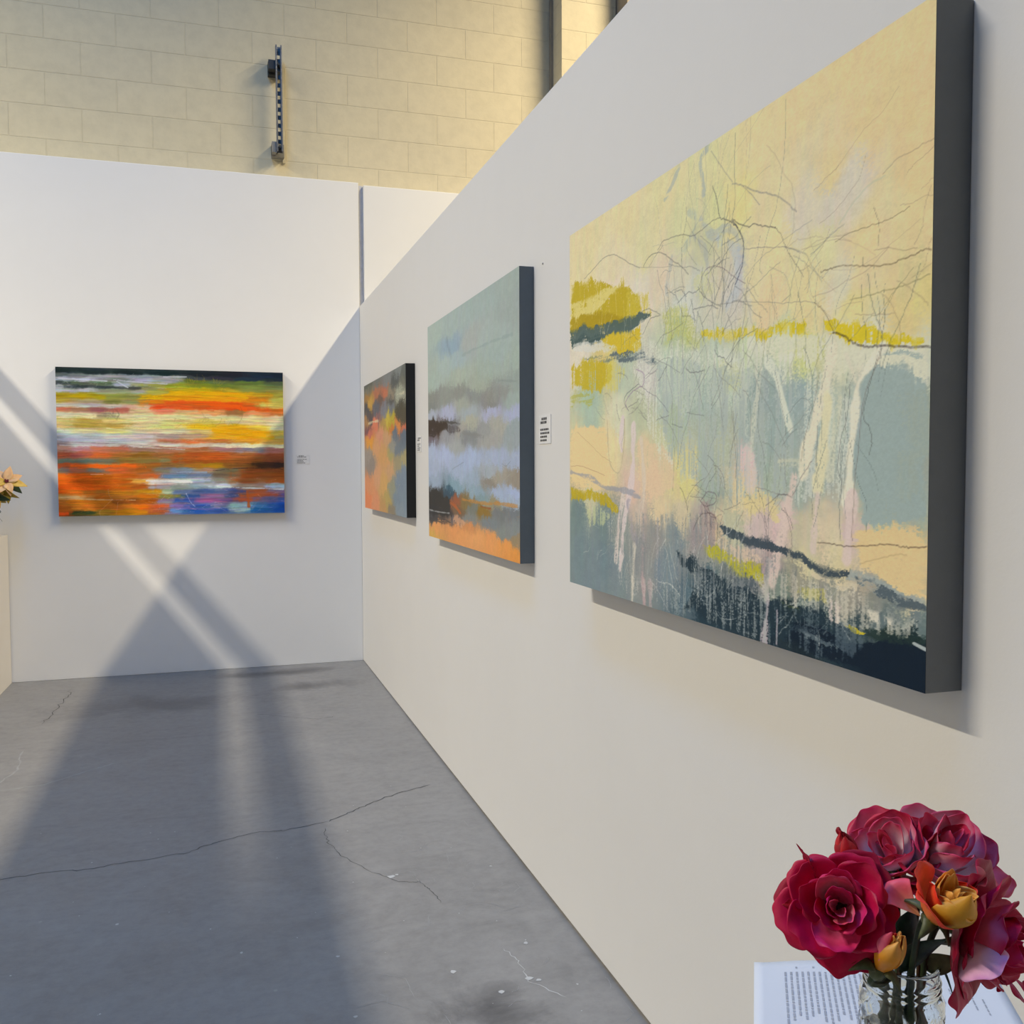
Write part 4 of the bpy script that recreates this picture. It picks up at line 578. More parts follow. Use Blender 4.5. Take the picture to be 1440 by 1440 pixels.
 ('B',(190,188,184),0.7,0.005,0.35,[(0.0148,0.4408),(0.2822,0.4375),(0.7445,0.4166)]),
 ('B',(110,90,100),0.6,0.003,0.3,[(0.0153,0.4627),(0.3237,0.451),(0.6165,0.4343)]),
 ('B',(216,90,14),0.6,0.008,0.4,[(0.0761,0.3135),(0.2796,0.3131),(0.5082,0.3035)]),
 ('B',(180,76,8),0.6,0.01,0.4,[(0.0091,0.1951),(0.1949,0.1847),(0.4844,0.1641)]),
 ('B',(206,140,110),0.7,0.004,0.3,[(0.1884,0.2601),(0.2579,0.2598)]),
 ('B',(176,150,110),0.7,0.005,0.35,[(0.0153,0.1159),(0.1524,0.1053),(0.3163,0.0987),(0.4411,0.0971)]),
 ('B',(200,180,160),0.6,0.003,0.3,[(0.0074,0.1204),(0.1202,0.119)]),
 ('B',(206,208,206),0.85,0.009,0.3,[(0.5107,0.218),(0.6337,0.2171),(0.7839,0.2069)]),
 ('B',(196,206,206),0.8,0.007,0.35,[(0.9361,0.1781),(1.1133,0.1673),(1.353,0.1556)]),
 ('B',(130,150,176),0.7,0.01,0.35,[(0.656,0.2714),(0.872,0.2705)]),
 ('B',(40,30,26),0.7,0.004,0.4,[(0.9159,0.2795),(1.1377,0.2972),(1.3549,0.2871)]),
 ('B',(50,36,24),0.6,0.004,0.4,[(1.1159,0.3297),(1.2959,0.3107)]),
 ('B',(96,76,140),0.6,0.008,0.4,[(0.6734,0.0531),(0.8025,0.0328),(0.9116,0.031)]),
 ('B',(170,90,120),0.6,0.004,0.4,[(0.847,0.0917),(1.0006,0.0758)]),
 ('B',(160,190,180),0.7,0.008,0.45,[(1.0221,0.0385),(1.1335,0.0274)]),
 ('B',(150,160,200),0.6,0.005,0.3,[(0.748,0.1342),(0.7729,0.079),(0.7984,0.0512)]),
 ('B',(176,84,30),0.8,0.012,0.4,[(1.1263,0.1393),(1.1338,0.0461)]),
 ('L',(190,140,120),0.8,0.004,[(0.3081,0.1033),(0.2659,0.0592),(0.2323,0.0241),(0.2399,-0.0028)]),
 ('L',(190,140,120),0.8,0.004,[(0.3409,0.085),(0.3313,0.0224),(0.3265,-0.0044)]),
 ('L',(150,130,120),0.7,0.005,[(0.2847,0.1661),(0.292,0.1214),(0.3081,0.1033)]),
 ('L',(190,130,80),0.6,0.003,[(0.4748,0.1011),(0.5246,0.0644),(0.5749,0.0364)]),
 ('L',(90,70,40),0.8,0.003,[(1.0905,0.6945),(1.1031,0.6486),(1.089,0.6023),(1.0619,0.5744)]),
 ('L',(96,80,50),0.7,0.003,[(0.9743,0.6193),(0.9561,0.5824),(0.9207,0.5637),(0.8858,0.5634)]),
 ('S',(60,60,50),0.5,0.002,30,0.03,[(0.2664,0.6544),(0.368,0.5937)],21,85,25),
 ('S',(70,60,40),0.5,0.002,26,0.03,[(0.663,0.6424),(1.1193,0.5472)],22,60,60),
 ('S',(226,190,40),0.5,0.0022,40,0.035,[(0.6671,0.8587),(1.0123,0.7849)],23,88,15),
 ('S',(220,224,220),0.5,0.002,30,0.04,[(0.0249,0.8775),(0.7086,0.7966)],24,2,6),
 ('S',(40,30,30),0.4,0.002,60,0.06,[(0.0144,0.4233),(1.3542,0.2402)],25,0,4),
 ('S',(220,200,190),0.5,0.002,60,0.05,[(0.4859,0.2361),(1.3506,-0.0138)],26,5,30),
 ('S',(160,110,50),0.5,0.002,50,0.07,[(0.0188,0.6158),(0.7467,0.5347)],27,2,5),
 ('S',(230,130,40),0.4,0.002,50,0.07,[(0.0108,0.2698),(0.6084,0.0086)],28,2,8),
 ('S',(214,206,196),0.4,0.002,40,0.07,[(0.017,0.5371),(1.3567,0.4184)],29,1,3)]}


# ---------------------------------------------------------------- paintings
def art_mat(name, bump=.15):
    N = NT(name); at = N.n('ShaderNodeAttribute'); at.attribute_name = 'Pigment'
    f = N.noise(N.coord(), 500, 3); f2 = N.noise(N.coord((1, 1, 1)), 60, 4)
    N.set(Base_Color=at.outputs['Color'], Roughness=.6, Normal=N.bump(f2, bump, .002, N.bump(f, bump, .001)))
    N.b.inputs['Specular IOR Level'].default_value = .15
    return N.m
M_art = art_mat('acrylic_pigment')
def painting(label, spec, w, h, nu, nv, seed, origin, du, thick, side_c, ill, side_lab):
    """origin = lower far/left corner of the front face; du = unit vector along the canvas width"""
    cv = Canvas(w, h, nu, nv, seed)
    k_ = (cv.V/h)[..., None]; img = cv.run(spec)/(np.array(ill[0])*(1-k_)+np.array(ill[1])*k_)
    img = np.clip(img, .004, .92)
    o = np.array(origin); du = np.array(du)
    cen = o+du*w/2; n_in = np.array([1, 0, 0]) if abs(du[1]) > .5 else np.array([0, 1, 0])
    root = empty('painting', Vector(cen+n_in*thick), label, 'painting')
    root.location.z = o[2]
    P = o[None, None, :]+cv.U[..., None]*du+cv.V[..., None]*np.array([0, 0, 1.])
    P = P.reshape(-1, 3)-np.array(root.location)
    me = bpy.data.meshes.new('canvas_front'); nf = (nu-1)*(nv-1)
    me.vertices.add(nu*nv); me.vertices.foreach_set('co', P.astype(np.float32).ravel())
    j, i = np.meshgrid(np.arange(nv-1), np.arange(nu-1), indexing='ij'); a = (j*nu+i).ravel()
    quads = np.stack([a, a+1, a+nu+1, a+nu], 1)
    me.loops.add(nf*4); me.loops.foreach_set('vertex_index', quads.ravel().astype(np.int32))
    me.polygons.add(nf); me.polygons.foreach_set('loop_start', np.arange(0, nf*4, 4, dtype=np.int32)); me.polygons.foreach_set('loop_total', np.full(nf, 4, np.int32))
    me.update(); me.validate()
    ca = me.color_attributes.new('Pigment', 'FLOAT_COLOR', 'POINT')
    rgba = np.ones((nu*nv, 4), np.float32); rgba[:, :3] = img.reshape(-1, 3); ca.data.foreach_set('color', rgba.ravel())
    me.materials.append(M_art)
    f = bpy.data.objects.new('canvas_front', me); COL.objects.link(f); f.parent = root; f['label'] = 'painted canvas front'
    # cradle behind the canvas
    p0 = o+n_in*.0006; p1 = o+du*w+n_in*(thick-.001)+np.array([0, 0, h])
    lo = np.minimum(p0, p1); hi = np.maximum(p0, p1)
    b = MB(); b.box(tuple(lo), tuple(hi)); s = b.build('canvas_side', simple('edge_paint_'+str(seed), side_c, .55, .04), root)
    s['label'] = side_lab
    return root
ILL_R = ((.72, .70, .67), (.71, .69, .665))
ILL_M = ((.85, .81, .76), (.87, .84, .77))
ILL_S = ((.81, .79, .75), (.86, .85, .83))
ILL_B = ((.66, .66, .65), (.92, .88, .80))
painting('largest painting on the right wall, cream sky over sage green birches and dark water', BIG, 1.306, .902, 600, 1040, 11, (-.06, -4.12, 1.012), (0, -1, 0), .06, lin((110, 114, 116)), ILL_R, 'dark grey painted edge')
painting('middle painting on the right wall, pale grey-green sky over icy blue shore and orange strip', MID, 1.31, .918, 400, 600, 31, (-.048, -2.345, 1.015), (0, -1, 0), .048, lin((94, 106, 116)), ILL_M, 'slate grey painted edge')
painting('smallest and farthest painting on the right wall, orange and grey with a black edge', SMALL, 1.36, .762, 220, 380, 51, (-.048, -.475, 1.07), (0, -1, 0), .048, lin((7, 11, 14)), ILL_S, 'black painted edge')
painting('wide painting on the back wall in horizontal streaks of yellow, orange, brown and blue', BACK, 1.362, .922, 520, 340, 71, (-1.877, -.04, 1.026), (1, 0, 0), .04, lin((60, 60, 60)), ILL_B, 'grey painted edge')

# ---------------------------------------------------------------- wall labels
M_card = simple('label_card', (.80, .80, .79), .6); M_ink = simple('printed_ink', (.06, .06, .06), .7)
M_ink2 = simple('grey_print', (.26, .27, .28), .7)
def card(label, o, du, w, h, seed, ink):
    o = Vector(o); du = Vector(du); n = Vector((-1, 0, 0)) if abs(du.y) > .5 else Vector((0, -1, 0))
    root = empty('label_card', o+du*w/2, label, 'label', None)
    b = MB(); q = o-n*.0; far = o+du*w+n*.0015+Vector((0, 0, h))
    lo = [min(q[k], far[k]) for k in range(3)]; hi = [max(q[k], far[k]) for k in range(3)]
    b.box(lo, hi); b.build('card', M_card, root)
    r = random.Random(seed); b = MB(); rows = 7; 
    for i in range(rows):
        z = h*(.88-.76*i/(rows-1)); x = w*.12 if i else w*.22; end = w*r.uniform(.5, .88)
        if i == 2: continue
        while x < end:
            ww = w*r.uniform(.04, .14); hh = h*.035*(1.3 if i < 2 else 1)
            P = [o+du*x+Vector((0, 0, z-hh)), o+du*(x+ww)+Vector((0, 0, z-hh)), o+du*(x+ww)+Vector((0, 0, z+hh)), o+du*x+Vector((0, 0, z+hh))]
            b.add([p+n*.0019 for p in P], [(0, 1, 2, 3)]); x += ww+w*.025
    b.build('printed_text', ink, root)
card('small text label right of the streaky painting on the back wall', (-.437, -.0002, 1.348), (1, 0, 0), .09, .062, 1, M_ink2)
card('small text label between the smallest and middle paintings', (-.0002, -1.872, 1.395), (0, -1, 0), .10, .075, 2, M_ink2)
card('small text label between the middle and largest paintings', (-.0002, -3.705, 1.386), (0, -1, 0), .105, .085, 3, M_ink)
# screw left in the wall above the middle label
b = MB(); v, f = lathe([(0, -.0008), (.0028, -.0006), (.0032, .0012), (.002, .0022), (0, .0024)], (0, 0, 0), 12)
b.add([(-z-.0005, -3.74+x, 1.925+y) for x, y, z in v], f); o = b.build('screw', simple('steel_screw', (.4, .4, .4), .4, metal=.8), smooth=True)
tag(o, 'tiny screw left in the right wall beside the top of the middle painting', 'screw')

# ---------------------------------------------------------------- strut bracket on the block wall
M_steel = simple('galvanised_steel', (.20, .205, .215), .42, .15, 60, .65)
M_steel_d = simple('dark_steel_fitting', (.05, .055, .06), .5, .1, 40, .5)
root = empty('strut_bracket', (-.50, .14, 3.36), 'slotted steel strut bracket bolted upright on the cream block wall', 'bracket')
yb, yf = .055, .018; x0, x1 = -.528, -.487; z0, z1 = 3.40, 4.085
b = MB()
b.box((x0, yf, z0), (x0+.004, yb, z1)); b.box((x1-.004, yf, z0), (x1, yb, z1))
hw = .009; cx_ = (x0+x1)/2; zs = z0+.05
b.box((x0+.004, yb-.004, z0), (cx_-hw, yb, z1)); b.box((cx_+hw, yb-.004, z0), (x1-.004, yb, z1))
n = 12; pitch = (z1-z0-.06)/n
for k in range(n+1):
    zc = z0+.02+k*pitch; b.box((cx_-hw, yb-.004, zc-.014 if k else z0), (cx_+hw, yb, zc+.014 if k < n else z1))
b.box((x0+.004, yf, z0), (x0+.010, yf+.003, z1)); b.box((x1-.010, yf, z0), (x1-.004, yf+.003, z1))
b.build('strut_channel', M_steel, root, bevel=.0008)
b = MB(); b.box((x0-.045, .03, 3.93), (x0, .14, 3.99)); b.box((x0-.045, .09, 3.915), (x1, .14, 4.0)); b.build('standoff', M_steel_d, root, bevel=.002)
b = MB(); b.box((x0-.03, .03, 3.395), (x0, .14, 3.465)); b.box((x0-.03, .09, 3.385), (x1+.012, .14, 3.47)); b.build('standoff', simple('grey_fitting', (.28, .27, .25), .5, metal=.4), root, bevel=.002)
b = MB(); b.tube([(cx_, .012, 3.96), (cx_, .10, 3.96)], .008, 6); b.build('bolt', M_steel_d, root)
b = MB(); b.tube([(cx_, .012, 3.43), (cx_, .10, 3.43)], .009, 6); b.build('bolt', M_steel_d, root)
b = MB(); b.box((x1+.004, .125, 3.36), (x1+.022, .14, 4.02)); b.build('backing_strip', simple('cream_backing_strip', (.62, .56, .40), .6), root)

# ---------------------------------------------------------------- front pedestal, price sheet, jar
PZ = .7600
M_ped2 = wall_paint('front_pedestal_paint', (.76, .755, .74))
far_l = Vector((-.3855, -5.540, 0)); far_r = Vector((-.1473, -5.635, 0)); dl = Vector((-.53, -.848, 0)).normalized(); dr = Vector((-.484, -.875, 0)).normalized()
def sheet_pt(s, t, L=.30):
    a = far_l+dl*t*L; c = far_r+dr*t*L; p = a+(c-a)*s
    return Vector((p.x, p.y, 0))
b = MB()
q = [sheet_pt(.06, .05), sheet_pt(.93, .05), sheet_pt(.93, 1.12), sheet_pt(.06, 1.12)]
b.add([(p.x, p.y, 0) for p in q]+[(p.x, p.y, PZ) for p in q], [(0, 1, 2, 3), (7, 6, 5, 4), (0, 4, 5, 1), (1, 5, 6, 2), (2, 6, 7, 3), (3, 7, 4, 0)])
tag(b.build('pedestal', M_ped2, bevel=.002), 'white pedestal in the foreground under the printed sheet and rose jar', 'pedestal')
M_paper = simple('white_paper', (.74, .79, .88), .6, .015, 20, bump=.02)
def paper_z(s, t): return PZ+.0012+.0045*math.sin(math.pi*min(1, max(0, (s-.05)/.5)))*math.exp(-5*t)
root = empty('printed_sheet', Vector((-.36, -5.72, PZ)), 'white printed sheet of paper lying under the jar of roses', 'paper')
v = []; f = []; n1, n2 = 24, 24
for j in range(n2+1):
    for i in range(n1+1):
        s_, t_ = i/n1, j/n2; p = sheet_pt(s_, t_); v.append((p.x, p.y, paper_z(s_, t_)))
for j in range(n2):
    for i in range(n1):
        a = j*(n1+1)+i; f.append((a, a+n1+1, a+n1+2, a+1))
o = mesh_obj('paper', v, f, M_paper, root, True); m = o.modifiers.new('thickness', 'SOLIDIFY'); m.thickness = .0005; m.offset = -1
b = MB(); r = random.Random(5)
def dash(s0, s1, t0, t1):
    P = [(s0, t0), (s1, t0), (s1, t1), (s0, t1)]
    b.add([(*sheet_pt(a_, c_)[:2], paper_z(a_, c_)+.0004) for a_, c_ in P], [(0, 1, 2, 3)])
for c in range(17):                                     # lines of print run away from the reader, down the sheet
    s_ = .125+c*.0235; end = r.uniform(.33, .50); t_ = .075
    if c % 3 == 2: dash(s_, s_+.008, .042, .052)
    while t_ < end:
        L = r.uniform(.008, .035); dash(s_, s_+.0085, t_, t_+L); t_ += L+.006
b.build('printed_text', simple('light_print', (.40, .43, .50), .7), root); b = MB()
for c in range(6):
    s_ = .70+c*.038; t_ = .10+.02*c; end = t_+r.uniform(.05, .15)
    while t_ < end:
        L = r.uniform(.01, .03); dash(s_, s_+.006, t_, t_+L); t_ += L+.006
b.build('printed_text', bpy.data.materials['light_print'], root)

# jar -----------------------------------------------------------------
JC = Vector((-.4075, -5.800, PZ+.0022))
def glass_mat(name, ior=1.48, tint=(.95, .98, .97), rough=.02):
    N = NT(name); f = N.noise(N.coord(), 40, 2)
    N.set(Base_Color=tint, Roughness=rough, IOR=ior, Normal=N.bump(f, .05, .002)); N.b.inputs['Transmission Weight'].default_value = 1
    return N.m
M_glass = glass_mat('clear_pressed_glass'); M_water = glass_mat('water', 1.33, (.93, .95, .92), 0)
root_jar = empty('glass_jar', JC, 'clear quilted glass jar with threaded rim holding the roses', 'jar')
H = .138
outer = [(.0005, 0), (.024, 0), (.029, .001), (.0325, .005), (.0335, .010)]
outer += [(.0338, .010+.0022*k) for k in range(1, 39)]
outer += [(.0335, .0955), (.0325, .0985), (.0310, .1005), (.0296, .1020), (.0292, .1035), (.0302, .1046), (.0310, .1055), (.0302, .1066), (.0293, .1078), (.0293, .1092), (.0303, .1103), (.0309, .1112), (.0302, .1124), (.0293, .1136), (.0292, .1160), (.0294, .1190), (.0297, .1210), (.0300, .1225), (.0297, .1238), (.0286, .1243)]
inner = [(.0274, .1236), (.0268, .120), (.0266, .105), (.0272, .1010), (.0292, .0975), (.0306, .093), (.0308, .08), (.0308, .05), (.0308, .014), (.0300, .008), (.026, .0055), (.012, .005), (.0004, .005)]
outer = [(r_, z_*1.113) for r_, z_ in outer]; inner = [(r_, z_*1.113 if z_ > .02 else z_) for r_, z_ in inner]
def quilt(a, z, i):
    if 4 < i < 43:
        u_ = a*14/(2*math.pi)+z/.0135; w_ = a*14/(2*math.pi)-z/.0135
        d_ = min(abs((u_+.5) % 1-.5), abs((w_+.5) % 1-.5))
        e = min(1, (z-.008)/.01, (.108-z)/.01); return -.0016*max(0, 1-d_*5)*max(0, e)
    return 0
v, f = lathe(outer+inner, JC, 112, quilt)
f = [tuple(reversed(q)) for q in f]
o = mesh_obj('jar_body', v, [tuple(reversed(q)) for q in f], M_glass, root_jar, True)
wp = [(.0004, .0056), (.012, .0056), (.0255, .0061), (.0296, .0085), (.0303, .014), (.0303, .05), (.0303, .078), (.0304, .0785), (.018, .0782), (.0004, .0782)]
v, f = lathe(wp, JC, 48); o = mesh_obj('water', v, f, M_water, None, True)
tag(o, 'clear water filling the quilted glass jar around the rose stems', 'water')

# roses ---------------------------------------------------------------
def petal_mat(name):
    N = NT(name); at = N.n('ShaderNodeAttribute'); at.attribute_name = 'Tint'
    vein = N.noise(N.coord((1, 1, .25)), 600, 3); soft = N.noise(N.coord(), 90, 3)
    col = N.mix(.20, at.outputs['Color'], N.mix(1, at.outputs['Color'], N.ramp(soft, [(.3, (.55, .5, .55)), (.7, (1.35, 1.3, 1.3))]), 'MULTIPLY'))
    N.set(Base_Color=col, Roughness=.48, Normal=N.bump(vein, .12, .0008, N.bump(soft, .25, .002)))
    N.b.inputs['Specular IOR Level'].default_value = .35
    N.b.inputs['Subsurface Weight'].default_value = .12; N.b.inputs['Subsurface Radius'].default_value = (.004, .001, .001); N.b.inputs['Subsurface Scale'].default_value = .6
    return N.m
M_petal = petal_mat('rose_petal'); 
def green(name, a, b_):
    N = NT(name); f = N.noise(N.coord(), 70, 4); N.set(Base_Color=N.ramp(f, [(.35, a), (.65, b_)]), Roughness=.5, Normal=N.bump(f, .2, .002)); return N.m
M_stem = green('rose_stem', (.012, .03, .012), (.045, .075, .025)); M_sepal = green('sepal_green', (.05, .07, .025), (.13, .15, .06)); M_leaf = green('dark_leaf', (.006, .025, .014), (.018, .06, .025))
M_bark = green('brown_stem', (.05, .022, .012), (.09, .05, .022))
def frame_of(axis, roll=0):
    z = Vector(axis).normalized(); x = Vector((0, 0, 1)).cross(z)
    if x.length < .05: x = Vector((1, 0, 0))
    x.normalize(); y = z.cross(x); m = Matrix((x, y, z)).transposed()
    return m @ Matrix.Rotation(roll, 3, 'Z')
PAL = dict(
 crimson=((165, 50, 95), (178, 14, 74), (158, 6, 54)),
 crimson_in=((205, 110, 150), (200, 66, 118), (176, 20, 84)),
 pale_in=((230, 172, 182), (222, 124, 148), (194, 58, 96)),
 pink=((226, 176, 184), (214, 104, 132), (160, 14, 58)),
 pink_pale=((236, 200, 206), (240, 190, 204), (180, 44, 88)),  # pale pink, brightened so the tint holds back light coming through the petals
 back=((216, 186, 122), (200, 84, 108), (150, 6, 48)),
 deep=((120, 8, 40), (140, 2, 44), (128, 0, 40)),
 red=((110, 6, 22), (150, 12, 30), (120, 6, 28)),
 red_bright=((150, 14, 24), (190, 30, 34), (140, 10, 30)),  # brighter red for some of the petals
 lilac=((200, 176, 178), (196, 160, 178), (186, 130, 180)),
 yellow=((150, 116, 24), (176, 134, 34), (196, 136, 44)),
 gold=((216, 120, 24), (224, 134, 30), (226, 150, 74)),
 orange=((226, 130, 40), (226, 96, 44), (206, 50, 34)),
 salmon=((236, 150, 110), (226, 96, 110), (214, 70, 96)))
def petal(parent, O, M, th, R, Hh, phi, tilt, flare, curl, pal, seed, ruf=.12, z0=0, nu=15, nv=15, tip=0, skew=0, r0=.12, name='petal', notch=0):
    """one curved petal: cup of radius R and height Hh around the bloom axis, leaning out by tilt and rolling its rim by curl"""
    r = random.Random(seed); p1, p2, p3 = r.uniform(0, 6), r.uniform(0, 6), r.uniform(0, 6)
    c0, c1, c2 = [np.minimum(.88, np.array(lin(c))*1.45) for c in PAL[pal]]
    V = []; C_ = []
    for j in range(nv):
        v_ = j/(nv-1)
        for i in range(nu):
            u_ = -1+2*i/(nu-1)
            w_ = phi*(.30+.70*math.sin(math.pi*min(1, .06+v_*.60)))*(1 if v_ < .72 else math.sqrt(max(0, 1-((v_-.72)/.30)**2))*.55+.45)
            hh = Hh*(1-.16*abs(u_)**2.2+tip*max(0, 1-abs(u_)*2.2)+notch*abs(math.sin(u_*5+p3)))
            rad = R*(r0+(1-r0)*math.sin(math.pi/2*min(1, v_*1.25)))
            ov = max(0, v_-.52); rad += flare*Hh*ov*ov*2.6
            rad += ruf*R*math.sin(u_*4.3+p1)*v_**2*.5+ruf*R*.4*math.sin(u_*9+p2)*v_**4+.05*R*abs(u_)*math.sin(p3)
            z = hh*v_-curl*Hh*max(0, v_-.60)**2*2.4+ruf*Hh*.16*math.sin(u_*5+p2)*v_**3
            a = u_*w_+skew*v_
            x, y = rad*math.cos(a), rad*math.sin(a)
            ct, st_ = math.cos(tilt), math.sin(tilt); xb = R*r0
            x, z = xb+(x-xb)*ct+z*st_, -(x-xb)*st_+z*ct
            z += z0
            x, y = x*math.cos(th)-y*math.sin(th), x*math.sin(th)+y*math.cos(th)
            V.append(O+M @ Vector((x, y, z)))
            t = v_+.10*abs(u_)**2*v_+.04*math.sin(u_*7+p1)
            c = c0+(c1-c0)*min(1, max(0, t/.6)) if t < .6 else c1+(c2-c1)*min(1, ((t-.6)/.40)**.8)
            C_.append((*np.clip(c, 0, 1), 1))
    F = [(j*nu+i, j*nu+i+1, (j+1)*nu+i+1, (j+1)*nu+i) for j in range(nv-1) for i in range(nu-1)]
    o = mesh_obj(name, V, F, M_petal, parent, True)
    ca = o.data.color_attributes.new('Tint', 'FLOAT_COLOR', 'POINT'); ca.data.foreach_set('color', np.array(C_, np.float32).ravel())
    m = o.modifiers.new('thickness', 'SOLIDIFY'); m.thickness = .0005
    m = o.modifiers.new('smooth', 'SUBSURF'); m.levels = 1; m.render_levels = 1
    return o
def stem_of(parent, O, M, foot, mat=None, r=.0026, bend=.25):
    base = O; ax = M @ Vector((0, 0, 1)); neck = JC+Vector((0, 0, .126))
    d = Vector((base.x-neck.x, base.y-neck.y, 0)); d = d.normalized()*min(.019, d.length*.5) if d.length > 1e-5 else d
    mouth = neck+d*.85
    foot = JC+Vector((foot[0], foot[1], .012))
    P0, P1 = base, base-ax*.03
    pts = smooth_pts([tuple(P0), tuple(P0-ax*.012), tuple((P0-ax*.018)*.5+mouth*.5), tuple(mouth), tuple(mouth*.5+foot*.5), tuple(foot)], 5)
    b = MB(); b.tube(pts, [r*1.25]*3+[r]*(len(pts)-3), 8); b.build('stem', mat or M_stem, parent, True)
def sepals(parent, O, M, n, L, seed, droop=1.2, w=.006):
    r = random.Random(seed)
    for k in range(n):
        th = 2*math.pi*k/n+r.uniform(-.3, .3); V = []; nj = 8
        for j in range(nj):
            t = j/(nj-1); wd = w*(1-t)**.8*(.6+.8*math.sin(min(1, t*3)*math.pi/2)); a = droop*t
            rr = .005+L*t*math.sin(.6+a*.6); z = .004+L*t*math.cos(.9+a)
            for s_ in (-1, 0, 1):
                x, y = rr, s_*wd; zz = z+(.0015 if s_ == 0 else 0)
                V.append(O+M @ Vector((x*math.cos(th)-y*math.sin(th), x*math.sin(th)+y*math.cos(th), zz)))
        F = [(j*3+i, j*3+i+1, j*3+i+4, j*3+i+3) for j in range(nj-1) for i in range(2)]
        o = mesh_obj('sepal', V, F, M_sepal, parent, True); m = o.modifiers.new('thickness', 'SOLIDIFY'); m.thickness = .0005
def calyx(parent, O, M, r=.006):
    pr = [(0, -.008), (r*.5, -.007), (r*.95, -.003), (r, .002), (r*.7, .006), (0, .007)]
    v, f = lathe(pr, (0, 0, 0), 12); mesh_obj('calyx', [O+M @ Vector(p) for p in v], f, M_sepal, parent, True)
def rose(label, center, axis, R, Hh, layers, seed, foot, roll=0, nsep=5, sep=.022, grp=None):
    """layers: (count, radius factor, height factor, half angle, tilt, flare, curl, palette)"""
    M = frame_of(axis, roll); O = Vector(center)-M @ Vector((0, 0, Hh*.5))
    root = empty('rose', O, label, 'flower', grp); r = random.Random(seed); th = 0
    for (n, rf, hf, phi, tilt, flare, curl, pal) in layers:
        for k in range(n):
            th += 2*math.pi/n if n > 2 else 2.4
            pl = pal[(k+seed) % len(pal)] if isinstance(pal, (list, tuple)) else pal
            petal(root, O, M, th+r.uniform(-.22, .22), R*rf*r.uniform(.92, 1.06), Hh*hf*r.uniform(.93, 1.06), phi*r.uniform(.9, 1.1), tilt+r.uniform(-.07, .07), flare*r.uniform(.7, 1.3), curl*r.uniform(.7, 1.3), pl, r.randint(0, 9999))
        th += 2.4
    calyx(root, O, M)
    if nsep: sepals(root, O, M, nsep, sep, seed)
    stem_of(root, O, M, foot)
    return root, O, M
RT = Vector((.954, -.30, -.003)); UP = Vector((0, 0, 1)); TC = Vector((.2995, .953, -.0456))*-1   # right, up, towards the reader
# 1 large crimson bloom at the left front
axA = (-RT*.30+UP*.36+TC*.82)
rA, OA, MA = rose('large open crimson rose at the lower left of the jar, facing forward', (-.4785, -5.8100, .9590), axA, .0266, .0415, [
    (2, .20, 1.02, 1.5, .02, 0, 0, 'pale_in'), (3, .38, 1.04, 1.3, .04, .03, 0, ('pale_in', 'crimson_in')), (3, .56, 1.02, 1.25, .08, .08, .03, ('crimson_in', 'pale_in', 'crimson')),
    (4, .74, 1.0, 1.15, .16, .16, .10, ('crimson', 'crimson_in')), (4, .92, .98, 1.05, .32, .24, .22, 'crimson'), (5, 1.04, 1.0, .95, .58, .34, .45, 'crimson'), (3, 1.04, 1.04, .95, .85, .34, .5, ('crimson', 'deep'))], 3, (-.014, .006), .6)
# trailing lower petals of that bloom
petal(rA, OA+RT*.010-UP*.004, frame_of(-UP*.8+RT*.30+TC*.50), 1.2, .013, .046, .9, .18, .1, .1, 'deep', 71, r0=.3)
petal(rA, OA+RT*.018-UP*.014+TC*.008, frame_of(-UP*.95-RT*.10+TC*.35), 2.6, .012, .034, .9, .15, .1, .1, 'red_bright', 72, r0=.3)
petal(rA, OA+RT*.024-UP*.002+TC*.012, frame_of(-UP*.9+RT*.15+TC*.3), 1.4, .008, .034, .8, .12, .1, 0, 'pink_pale', 73, r0=.3)
petal(rA, OA-RT*.016+UP*.012, frame_of(-RT*.75+UP*.75-TC*.1), 1.8, .010, .034, .8, .1, .1, 0, 'deep', 74, tip=.25)
petal(rA, OA-RT*.020-UP*.004, frame_of(-RT*1+UP*.05), .8, .008, .028, .8, .1, .1, 0, 'red_bright', 75, tip=.1)
# 2 pink bloom, upper left
rB, OB, MB_ = rose('pink and cream swirled rose at the top left of the bunch', (-.4045, -5.7800, .9830), (-RT*.35+UP*.75+TC*.45), .027, .042, [
    (2, .22, 1.0, 1.5, .02, 0, 0, 'pale_in'), (3, .46, 1.02, 1.35, .04, .02, 0, ('pink', 'pink_pale')), (3, .70, 1.02, 1.3, .08, .05, .02, 'pink_pale'), (3, .92, 1.0, 1.25, .16, .10, .08, ('pink', 'pink_pale', 'pink')), (4, 1.05, .92, 1.0, .34, .2, .2, ('pink', 'crimson'))], 5, (-.006, .012), .2)
petal(rB, OB+TC*.012-RT*.004-UP*.004, frame_of(UP*.85+TC*.5-RT*.1), -1.5, .016, .034, .95, .25, .25, .2, 'crimson', 81)
petal(rB, OB+RT*.012+TC*.004+UP*.008, frame_of(UP*.95+TC*.2+RT*.1), -1.4, .012, .040, .8, .12, .1, .1, 'deep', 82, tip=.12)
# 3 large pale pink bloom, upper right
rC, OC, MC = rose('large pale pink rose with dark rims at the top right of the bunch', (-.3660, -5.7960, .9840), (RT*.20+UP*.84+TC*.46), .032, .054, [
    (2, .20, 1.06, 1.5, .02, 0, 0, 'pale_in'), (3, .42, 1.08, 1.35, .03, .02, 0, ('pink_pale', 'pink')), (3, .62, 1.04, 1.3, .06, .04, .02, ('pink_pale', 'pink')), (3, .82, 1.0, 1.2, .14, .08, .08, 'pink_pale'), (4, .98, .92, 1.1, .30, .18, .2, ('pink_pale', 'pink')), (4, 1.05, .92, .95, .58, .26, .3, ('pink', 'back', 'pink_pale'))], 8, (.010, .010), 1.1)
petal(rC, OC+TC*.010-RT*.012-UP*.008, frame_of(UP*.80+TC*.46-RT*.05), -1.35, .034, .060, .80, .30, .25, .30, 'back', 91, r0=.10, nu=21)
